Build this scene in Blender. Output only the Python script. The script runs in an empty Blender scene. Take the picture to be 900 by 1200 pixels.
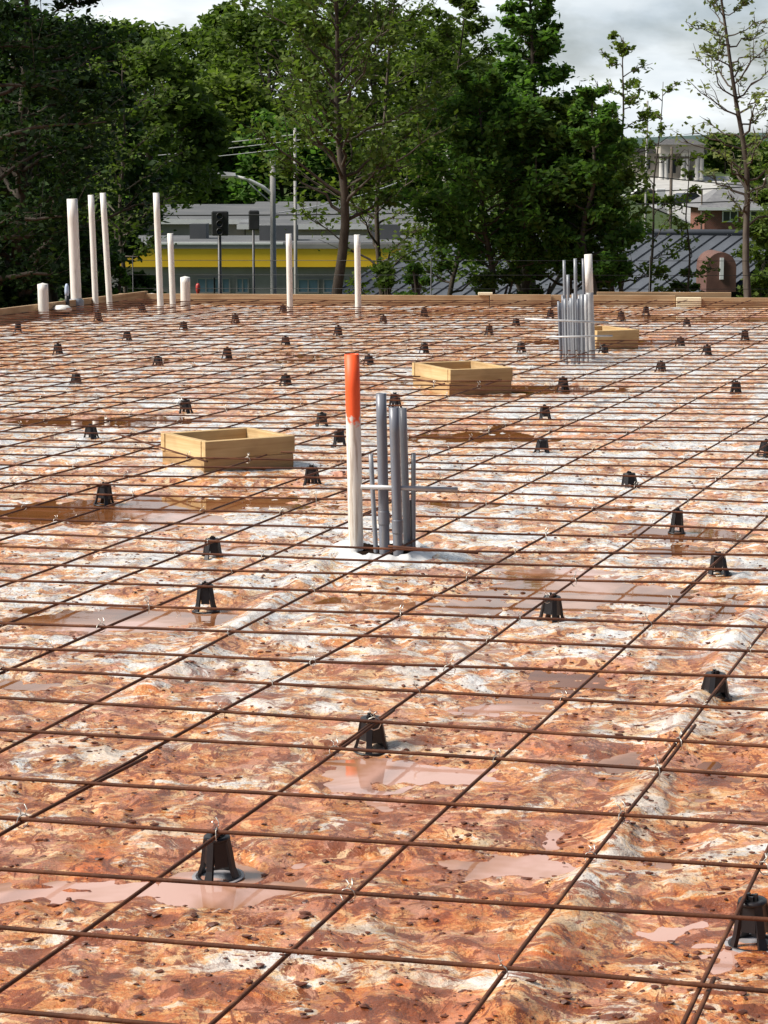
import bpy, math, random
import numpy as np
from mathutils import Vector, noise, Matrix

random.seed(7)
rng = np.random.default_rng(11)
S = bpy.context.scene
C = S.collection
R = math.radians

# ------------------------------------------------------------------ camera, sky, sun, exposure
F, H, HY = 2670.0, 1.45, 200.0                 # focal length in photo pixels, eye height, horizon row
PITCH = math.atan((600 - HY) / F)
cam_d = bpy.data.cameras.new('camera')
cam = bpy.data.objects.new('camera', cam_d); C.objects.link(cam)
cam.location = (0, 0, H)
cam.rotation_euler = (math.pi / 2 - PITCH, 0, 0)
cam_d.sensor_fit = 'VERTICAL'; cam_d.sensor_height = 36
cam_d.lens = F * math.cos(0) / 1200 * 36
cam_d.clip_start = 0.05; cam_d.clip_end = 5000
S.camera = cam

SUN_AZ, SUN_EL = R(-100), R(46)                  # azimuth from +Y towards +X
W = bpy.data.worlds.new('World'); S.world = W; W.use_nodes = True
wn, wl = W.node_tree.nodes, W.node_tree.links
wn.clear()
wo = wn.new('ShaderNodeOutputWorld'); bg = wn.new('ShaderNodeBackground')
sky = wn.new('ShaderNodeTexSky'); sky.sky_type = 'NISHITA'; sky.sun_disc = False
sky.sun_elevation = SUN_EL; sky.sun_rotation = SUN_AZ
sky.air_density = 1.0; sky.dust_density = 1.5
tc = wn.new('ShaderNodeTexCoord')
mp = wn.new('ShaderNodeMapping'); mp.inputs['Scale'].default_value = (1.0, 1.0, 3.2)
mp.inputs['Location'].default_value = (0.35, 0.1, 0.22)
cn = wn.new('ShaderNodeTexNoise'); cn.inputs['Scale'].default_value = 4.0; cn.inputs['Detail'].default_value = 7
cn.inputs['Roughness'].default_value = 0.55; cn.inputs['Distortion'].default_value = 0.3
cr = wn.new('ShaderNodeValToRGB'); cr.color_ramp.elements[0].position = 0.33; cr.color_ramp.elements[1].position = 0.5
cn2 = wn.new('ShaderNodeTexNoise'); cn2.inputs['Scale'].default_value = 9.0; cn2.inputs['Detail'].default_value = 5
cc = wn.new('ShaderNodeValToRGB')
cc.color_ramp.elements[0].position = 0.32; cc.color_ramp.elements[0].color = (7.0, 8.4, 9.6, 1)
cc.color_ramp.elements[1].position = 0.66; cc.color_ramp.elements[1].color = (15.0, 15.7, 16.0, 1)
mx = wn.new('ShaderNodeMix'); mx.data_type = 'RGBA'
wl.new(tc.outputs['Generated'], mp.inputs['Vector'])
wl.new(mp.outputs[0], cn.inputs['Vector']); wl.new(mp.outputs[0], cn2.inputs['Vector'])
wl.new(cn.outputs['Fac'], cr.inputs[0]); wl.new(cn2.outputs['Fac'], cc.inputs[0])
# clouds kept to the sky ahead; unseen sky left open to cut fill light
sx = wn.new('ShaderNodeSeparateXYZ'); wl.new(tc.outputs['Generated'], sx.inputs[0])
mr = wn.new('ShaderNodeMapRange'); mr.inputs['From Min'].default_value = 0.25; mr.inputs['From Max'].default_value = 0.85
wl.new(sx.outputs['Y'], mr.inputs['Value'])
mm = wn.new('ShaderNodeMath'); mm.operation = 'MULTIPLY'
wl.new(cr.outputs[0], mm.inputs[0]); wl.new(mr.outputs[0], mm.inputs[1])
wl.new(mm.outputs[0], mx.inputs[0]); wl.new(sky.outputs[0], mx.inputs[6]); wl.new(cc.outputs[0], mx.inputs[7])
wl.new(mx.outputs[2], bg.inputs[0]); wl.new(bg.outputs[0], wo.inputs[0])
bg.inputs[1].default_value = 0.052

sd = bpy.data.lights.new('sun', 'SUN'); sd.energy = 5.0; sd.angle = R(20); sd.color = (1, 0.95, 0.87)
so = bpy.data.objects.new('sun', sd); C.objects.link(so)
sv = Vector((math.sin(SUN_AZ) * math.cos(SUN_EL), math.cos(SUN_AZ) * math.cos(SUN_EL), math.sin(SUN_EL)))
so.rotation_euler = sv.to_track_quat('Z', 'Y').to_euler()

S.view_settings.view_transform = 'Standard'; S.view_settings.look = 'None'
S.view_settings.exposure = 0.42; S.view_settings.gamma = 1.0
S.view_settings.use_curve_mapping = False
S.render.resolution_x, S.render.resolution_y = 768, 1024

# ------------------------------------------------------------------ helpers: survey points
def at(px, py, Y):
    """world point seen at photo pixel (px,py) and standing Y metres in front"""
    x = (px - 450) / F; y = -(py - 600) / F
    d = Vector((x, math.cos(PITCH) + y * math.sin(PITCH), -math.sin(PITCH) + y * math.cos(PITCH)))
    t = Y / d.y
    return Vector((d.x * t, Y, H + d.z * t))
def on(px, py, z=0.0):
    """world point on the level plane z"""
    x = (px - 450) / F; y = -(py - 600) / F
    d = Vector((x, math.cos(PITCH) + y * math.sin(PITCH), -math.sin(PITCH) + y * math.cos(PITCH)))
    t = (z - H) / d.z
    return Vector((d.x * t, d.y * t, z))

def tag(o, label=None, cat=None, group=None, kind=None):
    if label: o['label'] = label
    if cat: o['category'] = cat
    if group: o['group'] = group
    if kind: o['kind'] = kind
    return o
def empty(name, loc, label, cat, group=None, rz=0):
    o = bpy.data.objects.new(name, None); C.objects.link(o)
    o.location = loc; o.rotation_euler = (0, 0, rz); o.empty_display_size = 0.1
    return tag(o, label, cat, group)
class MB:
    def __init__(s): s.v = []; s.f = []; s.smooth = []
    def add(s, vs, fs, smooth=False):
        b = len(s.v); s.v += [tuple(v) for v in vs]
        s.f += [tuple(i + b for i in f) for f in fs]; s.smooth += [smooth] * len(fs)
        return s
    def box(s, lo, hi, M=None, ch=0.0):
        x0, y0, z0 = lo; x1, y1, z1 = hi
        c = ch
        if c <= 0:
            vs = [(x0,y0,z0),(x1,y0,z0),(x1,y1,z0),(x0,y1,z0),(x0,y0,z1),(x1,y0,z1),(x1,y1,z1),(x0,y1,z1)]
            fs = [(0,3,2,1),(4,5,6,7),(0,1,5,4),(1,2,6,5),(2,3,7,6),(3,0,4,7)]
        else:                                   # bevelled along every edge
            vs = []; 
            for sx, X in ((1, x0), (-1, x1)):
                for sy, Y in ((1, y0), (-1, y1)):
                    for sz, Z in ((1, z0), (-1, z1)):
                        vs += [(X, Y + sy*c, Z + sz*c), (X + sx*c, Y, Z + sz*c), (X + sx*c, Y + sy*c, Z)]
            I = lambda a, b, d, k: ((a*2 + b)*2 + d)*3 + k
            fs = []
            for a in (0, 1): fs.append((I(a,0,0,0), I(a,1,0,0), I(a,1,1,0), I(a,0,1,0)))
            for b in (0, 1): fs.append((I(0,b,0,1), I(1,b,0,1), I(1,b,1,1), I(0,b,1,1)))
            for d in (0, 1): fs.append((I(0,0,d,2), I(1,0,d,2), I(1,1,d,2), I(0,1,d,2)))
            for a in (0, 1):
                for b in (0, 1): fs.append((I(a,b,0,0), I(a,b,1,0), I(a,b,1,1), I(a,b,0,1)))
                for d in (0, 1): fs.append((I(a,0,d,0), I(a,1,d,0), I(a,1,d,2), I(a,0,d,2)))
            for b in (0, 1):
                for d in (0, 1): fs.append((I(0,b,d,1), I(1,b,d,1), I(1,b,d,2), I(0,b,d,2)))
            for a in (0, 1):
                for b in (0, 1):
                    for d in (0, 1): fs.append((I(a,b,d,0), I(a,b,d,1), I(a,b,d,2)))
        if M: vs = [M @ Vector(v) for v in vs]
        return s.add(vs, fs)
    def tube(s, pts, rad, n=8, cap=True, smooth=True):
        pts = [Vector(p) for p in pts]
        if not hasattr(rad, '__len__'): rad = [rad] * len(pts)
        vs, fs = [], []
        up = Vector((0, 0, 1))
        for i, p in enumerate(pts):
            t = (pts[min(i+1, len(pts)-1)] - pts[max(i-1, 0)]).normalized()
            u = up if abs(t.z) < 0.9 else Vector((1, 0, 0))
            a = t.cross(u).normalized(); b = a.cross(t).normalized()
            for k in range(n):
                w = 2 * math.pi * k / n
                vs.append(p + (a * math.cos(w) + b * math.sin(w)) * rad[i])
        for i in range(len(pts) - 1):
            for k in range(n):
                fs.append((i*n+k, i*n+(k+1) % n, (i+1)*n+(k+1) % n, (i+1)*n+k))
        s.add(vs, fs, smooth)
        if cap:
            s.f.append(tuple(len(s.v) - len(vs) + k for k in range(n))[::-1]); s.smooth.append(False)
            s.f.append(tuple(len(s.v) - n + k for k in range(n))); s.smooth.append(False)
        return s
    def lathe(s, prof, n=16, c=(0, 0, 0)):
        vs, fs = [], []
        for r, z in prof:
            for k in range(n):
                w = 2*math.pi*k/n; vs.append((c[0]+r*math.cos(w), c[1]+r*math.sin(w), c[2]+z))
        for i in range(len(prof)-1):
            for k in range(n): fs.append((i*n+k, i*n+(k+1) % n, (i+1)*n+(k+1) % n, (i+1)*n+k))
        return s.add(vs, fs, True)
    def mesh(s, name):
        me = bpy.data.meshes.new(name); me.from_pydata(s.v, [], s.f)
        me.polygons.foreach_set('use_smooth', s.smooth)
        me.validate(); me.update(); return me
    def build(s, name, mat, parent=None, loc=None):
        me = s.mesh(name); me.materials.append(mat)
        o = bpy.data.objects.new(name, me); C.objects.link(o)
        if parent: o.parent = parent
        if loc is not None: o.location = loc
        return o
def np_mesh(name, verts, faces4, mat, smooth=False):
    me = bpy.data.meshes.new(name)
    nv, nf = len(verts), len(faces4); k = faces4.shape[1]
    me.vertices.add(nv); me.vertices.foreach_set('co', verts.astype(np.float32).ravel())
    me.loops.add(nf*k); me.loops.foreach_set('vertex_index', faces4.astype(np.int32).ravel())
    me.polygons.add(nf); me.polygons.foreach_set('loop_start', np.arange(0, nf*k, k, dtype=np.int32))
    me.polygons.foreach_set('use_smooth', [smooth]*nf)
    me.update(calc_edges=True); me.validate(); me.materials.append(mat)
    return me
def copy_tree(o, parent=None):
    c = o.copy(); C.objects.link(c)
    if parent: c.parent = parent
    for ch in [x for x in o.children]: copy_tree(ch, c)
    return c

# ------------------------------------------------------------------ materials
class Mat:
    def __init__(s, name, rough=0.6, spec=0.5):
        s.m = bpy.data.materials.new(name); s.m.use_nodes = True
        s.t = s.m.node_tree; s.n = s.t.nodes; s.l = s.t.links
        s.b = s.n['Principled BSDF']; s.out = s.n['Material Output']
        s.b.inputs['Roughness'].default_value = rough
        s.b.inputs['Specular IOR Level'].default_value = spec
        s.tc = s.n.new('ShaderNodeTexCoord')
    def pos(s, scale=(1,1,1), world=False):
        m = s.n.new('ShaderNodeMapping'); m.inputs['Scale'].default_value = scale
        if world:
            g = s.n.new('ShaderNodeNewGeometry'); s.l.new(g.outputs['Position'], m.inputs[0])
        else: s.l.new(s.tc.outputs['Object'], m.inputs[0])
        return m.outputs[0]
    def noise(s, vec, scale, detail=4, rough=0.55, dist=0.0):
        t = s.n.new('ShaderNodeTexNoise'); t.inputs['Scale'].default_value = scale
        t.inputs['Detail'].default_value = detail; t.inputs['Roughness'].default_value = rough
        t.inputs['Distortion'].default_value = dist
        s.l.new(vec, t.inputs['Vector']); return t.outputs['Fac']
    def ramp(s, fac, stops):
        r = s.n.new('ShaderNodeValToRGB'); e = r.color_ramp.elements
        while len(e) < len(stops): e.new(0.5)
        for q, (p, c) in zip(e, stops):
            q.position = p; q.color = (c, c, c, 1) if not hasattr(c, '__len__') else (*c, 1)
        s.l.new(fac, r.inputs[0]); return r.outputs[0]
    def mix(s, fac, a, b, mode='MIX'):
        m = s.n.new('ShaderNodeMix'); m.data_type = 'RGBA'; m.blend_type = mode
        for i, v in ((0, fac), (6, a), (7, b)):
            if isinstance(v, (int, float)): m.inputs[i].default_value = v
            elif isinstance(v, tuple): m.inputs[i].default_value = (*v, 1)
            else: s.l.new(v, m.inputs[i])
        return m.outputs[2]
    def math(s, op, a, b=0.0, clamp=False):
        m = s.n.new('ShaderNodeMath'); m.operation = op; m.use_clamp = clamp
        for i, v in ((0, a), (1, b)):
            if isinstance(v, (int, float)): m.inputs[i].default_value = v
            else: s.l.new(v, m.inputs[i])
        return m.outputs[0]
    def col(s, c):
        if isinstance(c, tuple): s.b.inputs['Base Color'].default_value = (*c, 1)
        else: s.l.new(c, s.b.inputs['Base Color'])
        return s
    def rough(s, c): s.l.new(c, s.b.inputs['Roughness']); return s
    def bump(s, h, strength=0.5, dist=0.01):
        b = s.n.new('ShaderNodeBump'); b.inputs['Strength'].default_value = strength
        b.inputs['Distance'].default_value = dist
        s.l.new(h, b.inputs['Height']); s.l.new(b.outputs[0], s.b.inputs['Normal']); return s

def simple(name, c1, c2, scale=6, rough=0.6, bump=0.0, stretch=(1,1,1), spec=0.5, metal=0.0):
    m = Mat(name, rough, spec); n = m.noise(m.pos(stretch), scale, 5)
    m.col(m.ramp(n, [(0.3, c1), (0.7, c2)]))
    if bump: m.bump(n, bump, 0.004)
    m.b.inputs['Metallic'].default_value = metal
    return m.m

# rust-brown reinforcing bar with faint ribs
def rebar_mat():
    m = Mat('rusty_rebar', 0.7, 0.2); w = m.pos(world=True)
    n = m.noise(w, 9, 5); n2 = m.noise(w, 160, 2)
    c = m.ramp(n, [(0.3, (0.045, 0.016, 0.008)), (0.55, (0.125, 0.042, 0.018)), (0.75, (0.27, 0.11, 0.05))])
    m.col(m.mix(m.math('MULTIPLY', n2, 0.5), c, (0.05, 0.025, 0.018)))
    m.bump(n2, 0.6, 0.002); return m.m
REBAR = rebar_mat()
def wood(name, a, b, c, w=False):
    m = Mat(name, 0.75, 0.3)
    v = m.pos((1.2, 22, 22)); n = m.noise(v, 1.4, 6, 0.6, 0.6)
    k = m.noise(m.pos((1.0, 1.6, 1.6)), 3.2, 3)
    col = m.ramp(n, [(0.3, a), (0.5, b), (0.72, c)])
    col = m.mix(m.ramp(k, [(0.45, 0.0), (0.75, 0.55)]), col, (0.24, 0.135, 0.06))
    kn = m.n.new('ShaderNodeTexVoronoi'); kn.inputs['Scale'].default_value = 2.3
    m.l.new(m.pos((1, 5, 5)), kn.inputs['Vector'])
    col = m.mix(m.ramp(kn.outputs['Distance'], [(0.05, 0.9), (0.1, 0.0)]), col, (0.09, 0.045, 0.02))
    m.col(col); m.bump(n, 0.3, 0.003); return m.m
LUMBER = wood('pine_lumber', (0.42, 0.27, 0.12), (0.56, 0.39, 0.19), (0.66, 0.49, 0.27))
LUMBERLOW = wood('mud_stained_pine_lumber', (0.30, 0.17, 0.08), (0.44, 0.28, 0.13), (0.56, 0.39, 0.21))
FORM = wood('weathered_form_lumber', (0.30, 0.19, 0.10), (0.42, 0.28, 0.16), (0.52, 0.38, 0.23))
FRESH = wood('fresh_cut_lumber', (0.78, 0.66, 0.42), (0.84, 0.74, 0.52), (0.88, 0.80, 0.62))
def pipe_mat(name, base, dirt, amount=0.4, rough=0.35):
    m = Mat(name, rough, 0.5); n = m.noise(m.pos((5, 5, 1.2)), 5, 6, 0.6)
    n2 = m.noise(m.pos((40, 40, 2.0)), 1.6, 4, 0.6)
    c = m.mix(m.ramp(n, [(0.5, 0.0), (0.75, amount)]), base, dirt)
    c = m.mix(m.ramp(n2, [(0.56, 0.0), (0.68, amount)]), c, dirt)
    m.col(c); m.bump(n, 0.1, 0.002); return m.m
PVC = pipe_mat('white_plastic_pipe', (0.78, 0.76, 0.71), (0.42, 0.34, 0.26))
GREY = pipe_mat('grey_plastic_conduit', (0.155, 0.17, 0.205), (0.28, 0.24, 0.20), 0.45)
GREYL = pipe_mat('pale_grey_conduit', (0.24, 0.26, 0.29), (0.14, 0.12, 0.11), 0.5)
STEELG = simple('dull_galvanised_steel', (0.40, 0.41, 0.42), (0.58, 0.58, 0.58), 20, 0.45, metal=0.2)
BLACKP = Mat('black_plastic', 0.42, 0.5); _n = BLACKP.noise(BLACKP.pos(), 25, 4)
BLACKP.col(BLACKP.mix(BLACKP.ramp(_n, [(0.55, 0.0), (0.8, 0.55)]), (0.009, 0.008, 0.010), (0.06, 0.028, 0.018))); BLACKP = BLACKP.m
PLATE = simple('grey_blue_plastic_plate', (0.22, 0.22, 0.25), (0.34, 0.30, 0.28), 30, 0.3)
WIRE = simple('bright_tie_wire', (0.45, 0.42, 0.36), (0.75, 0.72, 0.66), 60, 0.35, metal=0.5)
# pipe sprayed orange over its top: paint colour depends on the height up the pipe, with a ragged edge; the whitish left side has sunlight put into its colour
def orange_pipe(zsplit, soft):
    m = Mat('white_pipe_sprayed_orange', 0.5, 0.4)
    sep = m.n.new('ShaderNodeSeparateXYZ'); m.l.new(m.tc.outputs['Object'], sep.inputs[0])
    n = m.noise(m.pos((8, 8, 8)), 3.5, 5); n2 = m.noise(m.pos((40, 40, 3)), 1.8, 4)
    z = m.math('ADD', sep.outputs['Z'], m.math('MULTIPLY', m.math('SUBTRACT', n, 0.5), 0.22))
    z = m.math('ADD', z, m.math('MULTIPLY', sep.outputs['X'], 3.2))
    fac = m.ramp(m.math('MULTIPLY', m.math('SUBTRACT', z, zsplit), soft), [(0.0, 0.0), (1.0, 1.0)])
    base = m.mix(m.ramp(n2, [(0.5, 0.0), (0.6, 0.75)]), (0.76, 0.72, 0.66), (0.43, 0.35, 0.28))
    m.col(m.mix(fac, base, (0.95, 0.12, 0.03))); return m.m

# muddy white vapour barrier
def membrane():
    m = Mat('mud_smeared_plastic_sheet', 0.4, 0.32); w = m.pos(world=True)
    sep = m.n.new('ShaderNodeSeparateXYZ'); m.l.new(w, sep.inputs[0])
    big = m.noise(w, 0.9, 5, 0.6, 0.6); ws = m.pos((0.8, 1.15, 1), world=True); mid = m.noise(ws, 4.2, 10, 0.70, 1.2); fine = m.noise(ws, 19, 8, 0.72, 0.8)
    grit = m.noise(w, 70, 5, 0.7); mid2 = m.noise(m.pos((1.1, 0.9, 1), world=True), 5.3, 8, 0.68, 1.6)
    # the near end has been walked over more than the far end
    Yw = m.math('ADD', sep.outputs['Y'], m.math('MULTIPLY', m.math('SUBTRACT', big, .5), 5.0))
    nearc = m.ramp(m.math('DIVIDE', Yw, 26.0), [(0.12, 0.058), (0.22, 0.042), (0.28, -0.002), (0.36, -0.022), (0.5, -0.026), (0.64, 0.004), (0.9, 0.026)])
    nearc = m.math('SUBTRACT', nearc, 0.006)
    clean = m.ramp(m.math('DIVIDE', Yw, 26.0), [(0.15, 0.0), (0.34, 1.0)])
    a = m.math('ADD', m.math('MULTIPLY', mid, 0.80), m.math('MULTIPLY', fine, 0.38))
    a = m.math('ADD', a, m.math('MULTIPLY', big, 0.26))
    a = m.math('SUBTRACT', a, 0.22)
    a = m.math('ADD', a, nearc)
    ht = m.math('MULTIPLY', sep.outputs['Z'], -2.4)        # mud settles in the low places
    a = m.math('ADD', a, m.math('MAXIMUM', m.math('MINIMUM', ht, 0.05), -0.05))
    col = m.ramp(a, [(0.42, (0.70, 0.715, 0.72)), (0.468, (0.76, 0.74, 0.70)), (0.486, (0.76, 0.58, 0.37)), (0.506, (0.66, 0.34, 0.13)),
                     (0.535, (0.50, 0.155, 0.04)), (0.555, (0.70, 0.40, 0.18)), (0.59, (0.52, 0.19, 0.07)), (0.635, (0.22, 0.06, 0.022)), (0.69, (0.50, 0.22, 0.11))])
    pink = m.ramp(mid2, [(0.515, 0.0), (0.56, 0.9)])
    col = m.mix(m.math('MULTIPLY', pink, m.ramp(a, [(0.49, 0.0), (0.515, 0.9)])), col, (0.55, 0.28, 0.20))
    cream = m.ramp(m.noise(m.pos((.7, 1.3, 1), world=True), 9, 8, 0.72, 1.2), [(0.56, 0.0), (0.585, 0.8)])
    col = m.mix(cream, col, (0.78, 0.60, 0.37))
    grey = m.ramp(m.noise(w, 7.5, 7, 0.7, 1.5), [(0.56, 0.0), (0.60, 0.8)])
    col = m.mix(m.math('MULTIPLY', m.math('MULTIPLY', grey, clean), m.ramp(a, [(0.46, 1.0), (0.56, 0.25)])), col, (0.44, 0.47, 0.49))
    orange = m.ramp(m.noise(w, 2.1, 7, 0.7, 1.0), [(0.60, 0.0), (0.66, 0.75)])
    col = m.mix(orange, col, (0.66, 0.20, 0.05))
    streak = m.ramp(m.noise(m.pos((1.6, 0.9, 1), world=True), 8, 8, 0.74, 2.0), [(0.54, 0.0), (0.56, 0.95)])
    col = m.mix(m.math('MULTIPLY', streak, m.ramp(a, [(0.42, 0.35), (0.52, 1.0)])), col, (0.22, 0.065, 0.025))
    film = m.math('MULTIPLY', m.math('SUBTRACT', 1.0, clean), m.ramp(m.noise(w, 2.7, 6, .6, .8), [(0.38, 0.25), (0.6, 1.0)]))
    col = m.mix(film, col, m.mix(1.0, col, (0.76, 0.49, 0.27), 'MULTIPLY'))
    dk = m.ramp(m.noise(m.pos((0.8, 1.3, 1), world=True), 6.5, 9, 0.75, 1.0), [(0.535, 0.0), (0.56, 0.9)])
    col = m.mix(m.math('MULTIPLY', dk, m.math('SUBTRACT', 1.25, clean)), col, (0.22, 0.06, 0.022))
    spk = m.ramp(grit, [(0.61, 0.0), (0.66, 0.8)])
    col = m.mix(spk, col, (0.20, 0.07, 0.035))
    m.col(col)
    m.rough(m.ramp(m.noise(w, 4.0, 6, 0.6), [(0.38, 0.14), (0.62, 0.48)]))
    hsum = m.math('ADD', m.math('MULTIPLY', m.noise(w, 11, 6, 0.55, 0.3), 1.0), m.math('MULTIPLY', grit, 0.22))
    m.bump(hsum, 0.75, 0.032)
    m.b.inputs['Coat Weight'].default_value = 0.15; m.b.inputs['Coat Roughness'].default_value = 0.12; return m.m
SHEET = membrane()
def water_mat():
    m = Mat('muddy_water_painted_reflection', 0.03, 0.6); w = m.pos(world=True)
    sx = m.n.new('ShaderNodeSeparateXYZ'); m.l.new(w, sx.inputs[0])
    n = m.math('ADD', m.noise(w, 1.4, 5, 0.6, 0.6), m.math('MULTIPLY', sx.outputs['Y'], -0.028))  # browner farther off: the trees' reflection put into the mud colour
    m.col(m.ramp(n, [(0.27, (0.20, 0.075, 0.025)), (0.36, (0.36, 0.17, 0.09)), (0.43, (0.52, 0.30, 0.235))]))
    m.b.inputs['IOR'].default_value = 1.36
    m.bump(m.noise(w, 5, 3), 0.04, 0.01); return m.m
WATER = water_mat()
CLOD = simple('red_clay_clods', (0.06, 0.018, 0.009), (0.19, 0.06, 0.03), 60, 0.5)
def leafmat(name, a, b, c, trans=0.35):
    m = Mat(name, 0.65, 0.15); g = m.n.new('ShaderNodeNewGeometry')
    n = m.noise(m.pos(), 0.9, 3)
    f = m.math('ADD', m.math('MULTIPLY', g.outputs['Random Per Island'], 0.6), m.math('MULTIPLY', n, 0.4))
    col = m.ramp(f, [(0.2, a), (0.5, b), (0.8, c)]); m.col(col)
    t = m.n.new('ShaderNodeBsdfTranslucent'); mixs = m.n.new('ShaderNodeMixShader')
    m.l.new(m.mix(1.0, col, (1.5, 1.7, 0.8), 'MULTIPLY'), t.inputs[0])
    mixs.inputs[0].default_value = trans
    m.l.new(m.b.outputs[0], mixs.inputs[1]); m.l.new(t.outputs[0], mixs.inputs[2])
    m.l.new(mixs.outputs[0], m.out.inputs[0]); return m.m
LEAF_SHADED = leafmat('shade_darkened_foliage', (0.010, 0.024, 0.009), (0.020, 0.045, 0.014), (0.05, 0.09, 0.022), 0.3)  # shade over the left-hand trees is put into this leaf colour
LEAF_MID = leafmat('mid_green_foliage', (0.050, 0.085, 0.018), (0.085, 0.130, 0.026), (0.13, 0.18, 0.038))
LEAF_DEEP = leafmat('deep_green_foliage', (0.050, 0.105, 0.026), (0.085, 0.165, 0.036), (0.13, 0.22, 0.050), 0.5)
LEAF_YEL = leafmat('young_green_foliage', (0.07, 0.105, 0.02), (0.11, 0.155, 0.03), (0.17, 0.22, 0.045), 0.4)
LEAF_PALE = leafmat('pale_budding_foliage', (0.10, 0.13, 0.045), (0.16, 0.19, 0.07), (0.24, 0.26, 0.12), 0.4)
BARK = simple('grey_brown_bark', (0.045, 0.034, 0.026), (0.12, 0.095, 0.072), 7, 0.85, 0.6, (3, 3, 0.6))
def terrain_mat():
    m = Mat('clay_and_grass', 0.9, 0.2); w = m.pos(world=True)
    sep = m.n.new('ShaderNodeSeparateXYZ'); m.l.new(w, sep.inputs[0])
    n = m.noise(w, 0.25, 6, 0.65); n2 = m.noise(w, 3, 6, 0.7)
    grass = m.ramp(n2, [(0.35, (0.03, 0.055, 0.015)), (0.7, (0.09, 0.12, 0.035))])
    clay = m.ramp(n2, [(0.35, (0.18, 0.07, 0.035)), (0.7, (0.36, 0.17, 0.09))])
    f = m.math('ADD', m.math('MULTIPLY', m.math('SUBTRACT', sep.outputs['Y'], 26.0), 0.5), m.math('SUBTRACT', n, 0.5), True)
    m.col(m.mix(f, clay, grass)); m.bump(n2, 0.6, 0.05); return m.m
ASPH = simple('worn_asphalt', (0.10, 0.10, 0.10), (0.17, 0.165, 0.16), 1.5, 0.9)
CONC = simple('pale_concrete', (0.36, 0.35, 0.33), (0.50, 0.49, 0.46), 0.8, 0.9)
YELLOW = simple('yellow_fascia_paint', (0.88, 0.52, 0.015), (0.95, 0.60, 0.025), 0.6, 0.5)
GREYW = simple('grey_painted_block_wall', (0.20, 0.19, 0.18), (0.28, 0.27, 0.25), 0.8, 0.8)
BEIGEW = simple('beige_rendered_wall', (0.30, 0.27, 0.23), (0.42, 0.38, 0.33), 0.8, 0.8)
ROOFG = simple('grey_membrane_roof', (0.075, 0.08, 0.085), (0.13, 0.13, 0.13), 0.5, 0.8)
ROOFD = simple('dark_shingle_roof', (0.055, 0.055, 0.06), (0.11, 0.105, 0.10), 3, 0.85)
WHITEP = simple('white_trim_paint', (0.70, 0.70, 0.69), (0.80, 0.80, 0.79), 2, 0.5)
GLASSD = simple('dark_window_glass', (0.015, 0.02, 0.025), (0.04, 0.05, 0.06), 1.0, 0.08)
GLASSB = simple('blue_window_glass', (0.08, 0.14, 0.19), (0.12, 0.20, 0.26), 1.0, 0.12)
REDP = simple('red_paint', (0.32, 0.03, 0.03), (0.5, 0.05, 0.04), 3, 0.4)
DKMETAL = simple('black_painted_metal', (0.012, 0.012, 0.013), (0.03, 0.03, 0.032), 5, 0.45)
POLEG = simple('grey_weathered_pole', (0.22, 0.21, 0.20), (0.36, 0.35, 0.33), 4, 0.7, stretch=(3, 3, .4))
BLUEW = simple('pale_blue_plastic', (0.35, 0.45, 0.62), (0.5, 0.58, 0.7), 9, 0.4)
def brick_mat():
    m = Mat('brown_red_brick', 0.85, 0.3); b = m.n.new('ShaderNodeTexBrick'); b.inputs['Scale'].default_value = 4
    b.inputs['Color1'].default_value = (0.22, 0.07, 0.045, 1); b.inputs['Color2'].default_value = (0.16, 0.055, 0.04, 1)
    b.inputs['Mortar'].default_value = (0.25, 0.2, 0.17, 1)
    v = m.pos(); cx = m.n.new('ShaderNodeSeparateXYZ'); m.l.new(v, cx.inputs[0])
    cb = m.n.new('ShaderNodeCombineXYZ'); m.l.new(m.math('ADD', cx.outputs['X'], cx.outputs['Y']), cb.inputs['X']); m.l.new(cx.outputs['Z'], cb.inputs['Y'])
    m.l.new(cb.outputs[0], b.inputs['Vector']); m.l.new(b.outputs[0], m.b.inputs['Base Color']); return m.m
BRICK = brick_mat()
BROWN = simple('dark_brown_cladding', (0.09, 0.04, 0.03), (0.15, 0.07, 0.05), 3, .8)
def seam_mat():
    m = Mat('blue_grey_metal_roofing', 0.4, 0.5); n = m.noise(m.pos((2, .3, 1)), 1.2, 4)
    m.col(m.ramp(n, [(0.3, (0.055, 0.063, 0.075)), (0.7, (0.085, 0.093, 0.108))])); m.b.inputs['Metallic'].default_value = 0.0; m.b.inputs['Roughness'].default_value = .55
    return m.m
SEAM = seam_mat()

# ------------------------------------------------------------------ terrain
LONG_D = Vector(((1340 - 450) / F, 1, 0)).normalized()
EDGE0 = on(0, 381)                                           # left form board, ground line
def left_edge(Y): return EDGE0.x + (Y - EDGE0.y) * LONG_D.x / LONG_D.y
FA, FB = on(140, 357.5), on(900, 361)                        # far form board, ground line
def far_edge(x): return FA.y + (x - FA.x) * (FB.y - FA.y) / (FB.x - FA.x)
def ss(a, b, x):
    t = max(0, min(1, (x - a) / (b - a))); return t * t * (3 - 2 * t)
def terr(x, Y):
    if Y < 25.4 and x > left_edge(Y) - 0.35: return -0.16
    dl = max(0.0, left_edge(min(Y, 25)) - 0.35 - x) if Y < 25.4 else 5.0
    d = max(Y - 25.4, min(dl, 12) * 0.8) if Y >= 25.4 else dl * 0.8
    z = -0.16 - 2.4 * ss(0, 9, d)
    z -= 4.0 * ss(34, 62, Y)
    rise = ss(118, 190, Y) * (1 - ss(8, 34, x - 0.02 * Y))
    z += 7.5 * rise
    zr = ss(185, 305, Y) * ss(8, 34, x - 0.02 * Y)
    z += 7.4 * zr + 0.01 * max(0, Y - 305)
    z += 0.25 * noise.noise(Vector((x * .12, Y * .12, 0))) * ss(26, 40, Y)
    return z
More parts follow.
